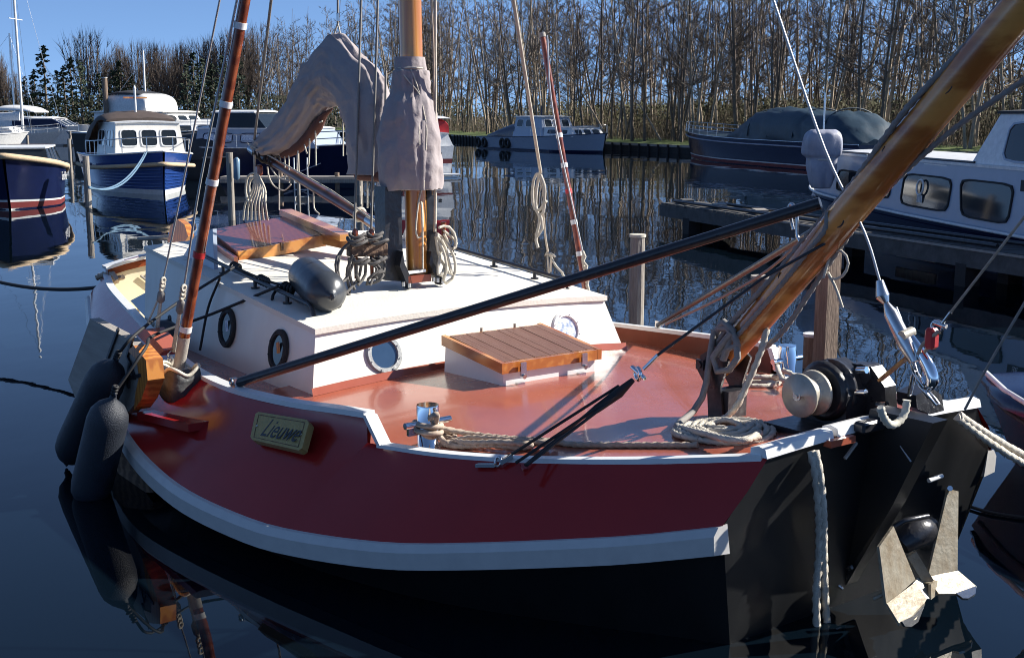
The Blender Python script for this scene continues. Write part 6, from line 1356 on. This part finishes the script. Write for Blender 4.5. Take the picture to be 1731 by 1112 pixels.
def seg_pos(f, back):    # f along the shore from right to left (0..1), back = metres inland
    idx = 2.2 + f * 5.6; i = int(idx); t = idx - i; a = Vector(SH[i]); b = Vector(SH[i + 1]); n_ = shore_n(i).lerp(shore_n(i + 1), t).normalized() * SG; return a.lerp(b, t) + n_ * back
for row, (back, cnt) in enumerate(((2.6, 40), (4.6, 36), (7.5, 32), (12, 30), (18, 28), (27, 26))):
    for k in range(cnt):
        f = (k + rt_.uniform(.1, .9)) / cnt; p = seg_pos(f, back + rt_.uniform(-.9, .9)); v = rt_.randrange(8); st = variants[v][2]; bk = variants[v][3]
        PL.append((row, f, p, v, st, bk)); ntree += 1
def place_name(x, y):
    px = 865 + x / y * 2080
    for lim, nm in ((760, 'behind the mast sleeve'), (836, 'left of the grey cruiser'), (930, 'behind the grey cruiser stern'), (1025, 'behind the grey cruiser bow'), (1145, 'between grey cruiser and navy sloop'), (1250, 'behind the navy sloop bow'), (1350, 'behind the navy sloop tarpaulin'), (1480, 'behind the navy sloop stern'), (1610, 'over the white cruiser bow'), (9999, 'over the white cruiser wheelhouse')):
        if px < lim: return nm
ORD = ['first', 'second', 'third', 'fourth', 'fifth', 'sixth', 'seventh', 'eighth', 'ninth', 'tenth', 'eleventh', 'twelfth', 'thirteenth', 'fourteenth']
grp = {}
for t_ in PL: grp.setdefault((min(t_[0], 5) if t_[0] < 2 else (2 if t_[0] < 4 else 3), place_name(t_[2].x, t_[2].y)), []).append(t_)
for (rw, nm), L_ in grp.items():
    L_.sort(key=lambda q_: q_[2].x / q_[2].y); rn = ('front row', 'second row', 'middle rows', 'back rows')[rw]
    for n_i, (row, f, p, v, st, bk) in enumerate(L_):
        plant(p.x, p.y, v, rt_.uniform(.82, 1.2), rt_.uniform(0, 6.28), '%s from left, %s %s alder, %s %s' % (ORD[min(n_i, 13)], 'pale' if bk == 'bark_pale' else 'dark', STW[st].replace(' ', '-'), rn, nm), 'bare alders in the wood on the bank', rt_.uniform(-.06, .06))
# a few strongly leaning and fallen stems by the water
for (x0, y0, x1, y1, r0) in ((1030, 226, 905, 60, .09), (860, 222, 812, 170, .07), (850, 224, 800, 160, .05), (1120, 225, 1010, 95, .07), (1620, 235, 1560, 150, .08)):
    D_ = 98 if x0 < 1000 else 85 if x0 < 1100 else 78 if x0 < 1300 else 66; a = Gy(x0, y0, D_); b = Gy(x1, y1, D_ + 4); a.z = LZ; mb = MB(); P = smooth_curve([a, a.lerp(b, .5) + Vector((.2, 0, .3)), b], 5); mb.tube(P, [r0 * (1 - .7 * k / (len(P) - 1)) for k in range(len(P))], 6)
    single('leaning_stem', mb, 'bark_pale', 'bare pale stem leaning far over %s' % {1030: 'to the left behind the grey cruiser', 860: 'low beside the grey cruiser stern, the longer', 850: 'low beside the grey cruiser stern, the thinner', 1120: 'left of the navy sloop bow', 1620: 'above the white cruiser roof'}[x0], 'tree')
# undergrowth: thousands of thin stems and half-open leaves behind the front row
def thicket(f0, f1, b0, b1, n_, hmin, hmax, m, name, label, leafm=None, nleaf=0, seed=1, w_=.02):
    rg = random.Random(seed); mb = MB()
    for _ in range(n_):
        p = seg_pos(rg.uniform(f0, f1), rg.uniform(b0, b1)); h_ = rg.uniform(hmin, hmax); lx, ly = rg.gauss(0, .22), rg.gauss(0, .22); a = Vector((p.x, p.y, LZ)); b = a + Vector((lx * h_ * .5, ly * h_ * .5, h_ * .5)); c_ = b + Vector((lx * h_ * .3 + rg.gauss(0, .15), ly * h_ * .4, h_ * .5)); r_0 = w_ * rg.uniform(.5, 1.4)
        v = []
        for q, rr in ((a, r_0), (b, r_0 * .7)): v += [q + Vector((rr, 0, 0)), q + Vector((-rr * .5, rr * .8, 0)), q + Vector((-rr * .5, -rr * .8, 0))]
        v.append(c_); mb.add(v, [(0, 1, 4, 3), (1, 2, 5, 4), (2, 0, 3, 5), (3, 4, 6), (4, 5, 6), (5, 3, 6)])
    o = mk(name, mb, m); tag(o, kind='stuff'); o['label'] = label
    if nleaf:
        mb = MB()
        for _ in range(nleaf):
            p = seg_pos(rg.uniform(f0, f1), rg.uniform(b0, b1)); z = LZ + rg.uniform(.1, 1) ** .9 * hmax * .92 * (.75 + .25 * noise.noise(Vector((p.x * .25, p.y * .25, 0)))); s_ = rg.uniform(.04, .13); d = Vector((rg.gauss(0, 1), rg.gauss(0, 1), rg.gauss(0, 1))).normalized() * s_; e1 = d.orthogonal() * .7; q = Vector((p.x, p.y, z)); mb.add([q - d, q + e1, q + d, q - e1], [(0, 1, 2, 3)])
        o = mk(name + '_leaves', mb, leafm); tag(o, kind='stuff'); o['label'] = label + ' (foliage)'
thicket(0, 1, 4.5, 30, 13000, 1.2, 3.9, 'stems', 'undergrowth', 'dense brown undergrowth of thin bare stems between the alders', 'olive_leaf', 42000, 3)
thicket(0, 1, 2.5, 6, 2600, .3, 1.9, 'twig_light', 'dry_brush', 'pale dry reeds and brush at the foot of the alders', None, 0, 9, .014)
# far wood that closes the view between the trunks
rg = random.Random(77); mb = MB()
for _ in range(30000):
    f = rg.random(); p = seg_pos(f, rg.uniform(36, 60)); z = LZ + rg.random() * (5.6 + 1.6 * noise.noise(Vector((p.x * .12, p.y * .12, 1)))); s_ = rg.uniform(.12, .34); d = Vector((rg.gauss(0, .5), rg.gauss(0, .5), rg.gauss(0, 1))).normalized() * s_; e1 = d.orthogonal().normalized() * s_ * .4; q = Vector((p.x, p.y, z)); mb.add([q - d, q + e1, q + d, q - e1], [(0, 1, 2, 3)])
o = mk('far_wood', mb, 'stems'); tag(o, kind='stuff')
# ------------- left tree line: bare poplars, round-headed willows and dark conifers
def leafy(seed, H_, W_, kind):
    rg = random.Random(seed); tb = MB(); cb = MB(); tb.tube([(0, 0, -.2), (0, 0, H_ * .5), (0, 0, H_ * .95)], [H_ * .02, H_ * .014, .02], 6)
    if kind == 'conifer':
        for k in range(int(H_ * 9)):
            t = rg.uniform(.06, 1); az = rg.uniform(0, 6.28); L = W_ * (1 - t) ** .8 * rg.uniform(.6, 1.15) + .15; p = Vector((0, 0, t * H_)); d = Vector((math.cos(az), math.sin(az), rg.uniform(-.25, .1)))
            for j in range(9):
                u = rg.uniform(.15, 1.); q = p + d * L * u + Vector((rg.gauss(0, .1), rg.gauss(0, .1), rg.gauss(0, .08))); s_ = rg.uniform(.12, .28); e1 = Vector((rg.gauss(0, 1), rg.gauss(0, 1), rg.gauss(-.2, .4))).normalized() * s_; e2 = e1.orthogonal().normalized() * s_ * .55; cb.add([q - e1, q + e2, q + e1, q - e2], [(0, 1, 2, 3)])
    else:
        for k in range(56):
            az = rg.uniform(0, 6.28); el = rg.uniform(.15, 1.5); z0 = rg.uniform(.15, .55) * H_; rx = W_ * (1 if kind == 'round' else .75)
            tip = Vector((math.cos(az) * math.cos(el) * rx, math.sin(az) * math.cos(el) * rx, z0 + (H_ - z0) * math.sin(el) ** .8)); base = Vector((0, 0, z0 * .8)); mid = base.lerp(tip, .5) + Vector((math.cos(az), math.sin(az), 0)) * rx * .12
            tb.tube(smooth_curve([base, mid, tip], 3), [.05 * (1 - .85 * i / 6) for i in range(7)], 3, False, False)
            for j in range(16):
                u = rg.uniform(.35, 1.0); q = base.lerp(tip, u) + Vector((math.cos(az), math.sin(az), 0)) * rx * .12 * (1 - abs(u - .5) * 2); d = (tip - base).normalized() * rg.uniform(.5, 1.3) + Vector((rg.gauss(0, .35), rg.gauss(0, .35), rg.uniform(0, .7))); e1 = d.orthogonal().normalized() * .02; e2 = d.cross(e1).normalized() * .02; cb.add([q + e1, q - e1 + e2, q - e1 - e2, q + d], [(0, 1, 3), (1, 2, 3), (2, 0, 3)])
    return to_mesh(tb, 'bark', 'trunk'), to_mesh(cb, 'conifer' if kind == 'conifer' else 'twig', 'crown')
LV = {'conifer': [leafy(s_, 9, 2.6, 'conifer') for s_ in (1, 2)], 'round': [leafy(s_, 10, 4.0, 'round') for s_ in (3, 4)], 'slim': [leafy(s_, 10, 2.3, 'slim') for s_ in (5, 6)]}
NM = {'conifer': 'conifer_tree', 'round': 'willow_tree', 'slim': 'poplar_tree'}
def ltree(px, ytop, D_, kind, label=None, wsc=1., nth=0):
    tm, cm = rt_.choice(LV[kind]); p = Gy(px, 200, D_); top = Gy(px, ytop, D_).z - LZ; s_ = top / (9 if kind == 'conifer' else 10)
    lab = label or {'conifer': 'dark green conifer in the tree line beyond the left moorings', 'round': 'bare round-headed tree in the tree line beyond the left moorings', 'slim': 'bare upright tree in the tree line beyond the left moorings'}[kind]
    gl = lab.split(' in ')[0]
    if nth: lab = '%s from the left among the %ss beyond the left moorings' % (ordw(nth), gl)
    e_ = empty(NM[kind], Matrix.Translation((p.x, D_, LZ)) @ Matrix.Rotation(rt_.uniform(0, 6), 4, 'Z') @ Matrix.Diagonal((s_ * wsc, s_ * wsc, s_, 1)), lab, 'tree', None if label else gl + 's beyond the left moorings'); mk('trunk', None, None, e_, tm); mk('crown', None, None, e_, cm)
ltree(80, 78, 165, 'conifer', 'tallest pointed conifer with loose top against the sky near the left edge', 1.0)
ltree(153, 60, 185, 'round', 'broad round-headed bare tree standing highest above the left tree line', 1.15)
LT = []
for px, yt, kd in ((62, 118, 'conifer'), (100, 120, 'conifer'), (124, 98, 'conifer'), (140, 102, 'conifer'), (170, 125, 'conifer'), (195, 120, 'conifer'), (206, 104, 'conifer'), (226, 126, 'conifer'), (330, 90, 'conifer'), (345, 100, 'conifer'), (362, 108, 'conifer'), (380, 95, 'conifer'), (405, 92, 'conifer'), (318, 110, 'conifer'), (45, 130, 'conifer'), (112, 112, 'conifer'), (30, 128, 'slim'), (250, 128, 'conifer'), (10, 120, 'slim')): LT.append((px, yt, rt_.uniform(166, 176), kd))
for px, yt, kd in ((0, 92, 'slim'), (208, 84, 'slim'), (238, 78, 'round'), (265, 80, 'slim'), (290, 84, 'round'), (312, 80, 'slim'), (338, 76, 'round'), (360, 72, 'slim'), (385, 66, 'round'), (420, 56, 'slim'), (440, 50, 'round'), (398, 60, 'slim'), (180, 100, 'slim'), (55, 140, 'round'), (222, 100, 'round'), (276, 96, 'round'), (300, 100, 'slim')): LT.append((px, yt, rt_.uniform(178, 196), kd))
cnt_ = {}
for px, yt, dd_, kd in sorted(LT): cnt_[kd] = cnt_.get(kd, 0) + 1; ltree(px, yt, dd_, kd, nth=cnt_[kd])
# alders continuing left of the sail, farther off
PXS = sorted(rt_.uniform(430, 770) for _ in range(56))
for k in range(56):
    px = PXS[k]; D_ = rt_.uniform(150, 185) if px < 600 else rt_.uniform(128, 160); p = Gy(px, 200, D_); v = rt_.randrange(8); st = variants[v][2]; hh = .62 + .5 * (px - 430) / 340 + rt_.uniform(-.08, .1)
    hh *= D_ / 110.; plant(p.x, D_, v, max(.6, hh) * .95, rt_.uniform(0, 6.28), '%s from left, bare %s alder in the wood behind sail and mast' % (ordw(k + 1), STW[st].replace(' ', '-')), 'bare alders behind the sail and mast')
rg = random.Random(8); mb = MB()
for _ in range(20000):
    px = rg.uniform(-60, 800); D_ = rg.uniform(168, 205) if px < 430 else rg.uniform(140, 185); p = Gy(px, 200, D_); z = LZ + rg.random() * (4.2 + 1.5 * noise.noise(Vector((p.x * .1, 3, 1)))); s_ = rg.uniform(.10, .3); d = Vector((rg.gauss(0, .5), rg.gauss(0, .5), rg.gauss(0, 1))).normalized() * s_; e1 = d.orthogonal().normalized() * s_ * .45; q = Vector((p.x, D_, z)); mb.add([q - d, q + e1, q + d, q - e1], [(0, 1, 2, 3)])
o = mk('far_brush', mb, 'dark_brush'); tag(o, kind='stuff')
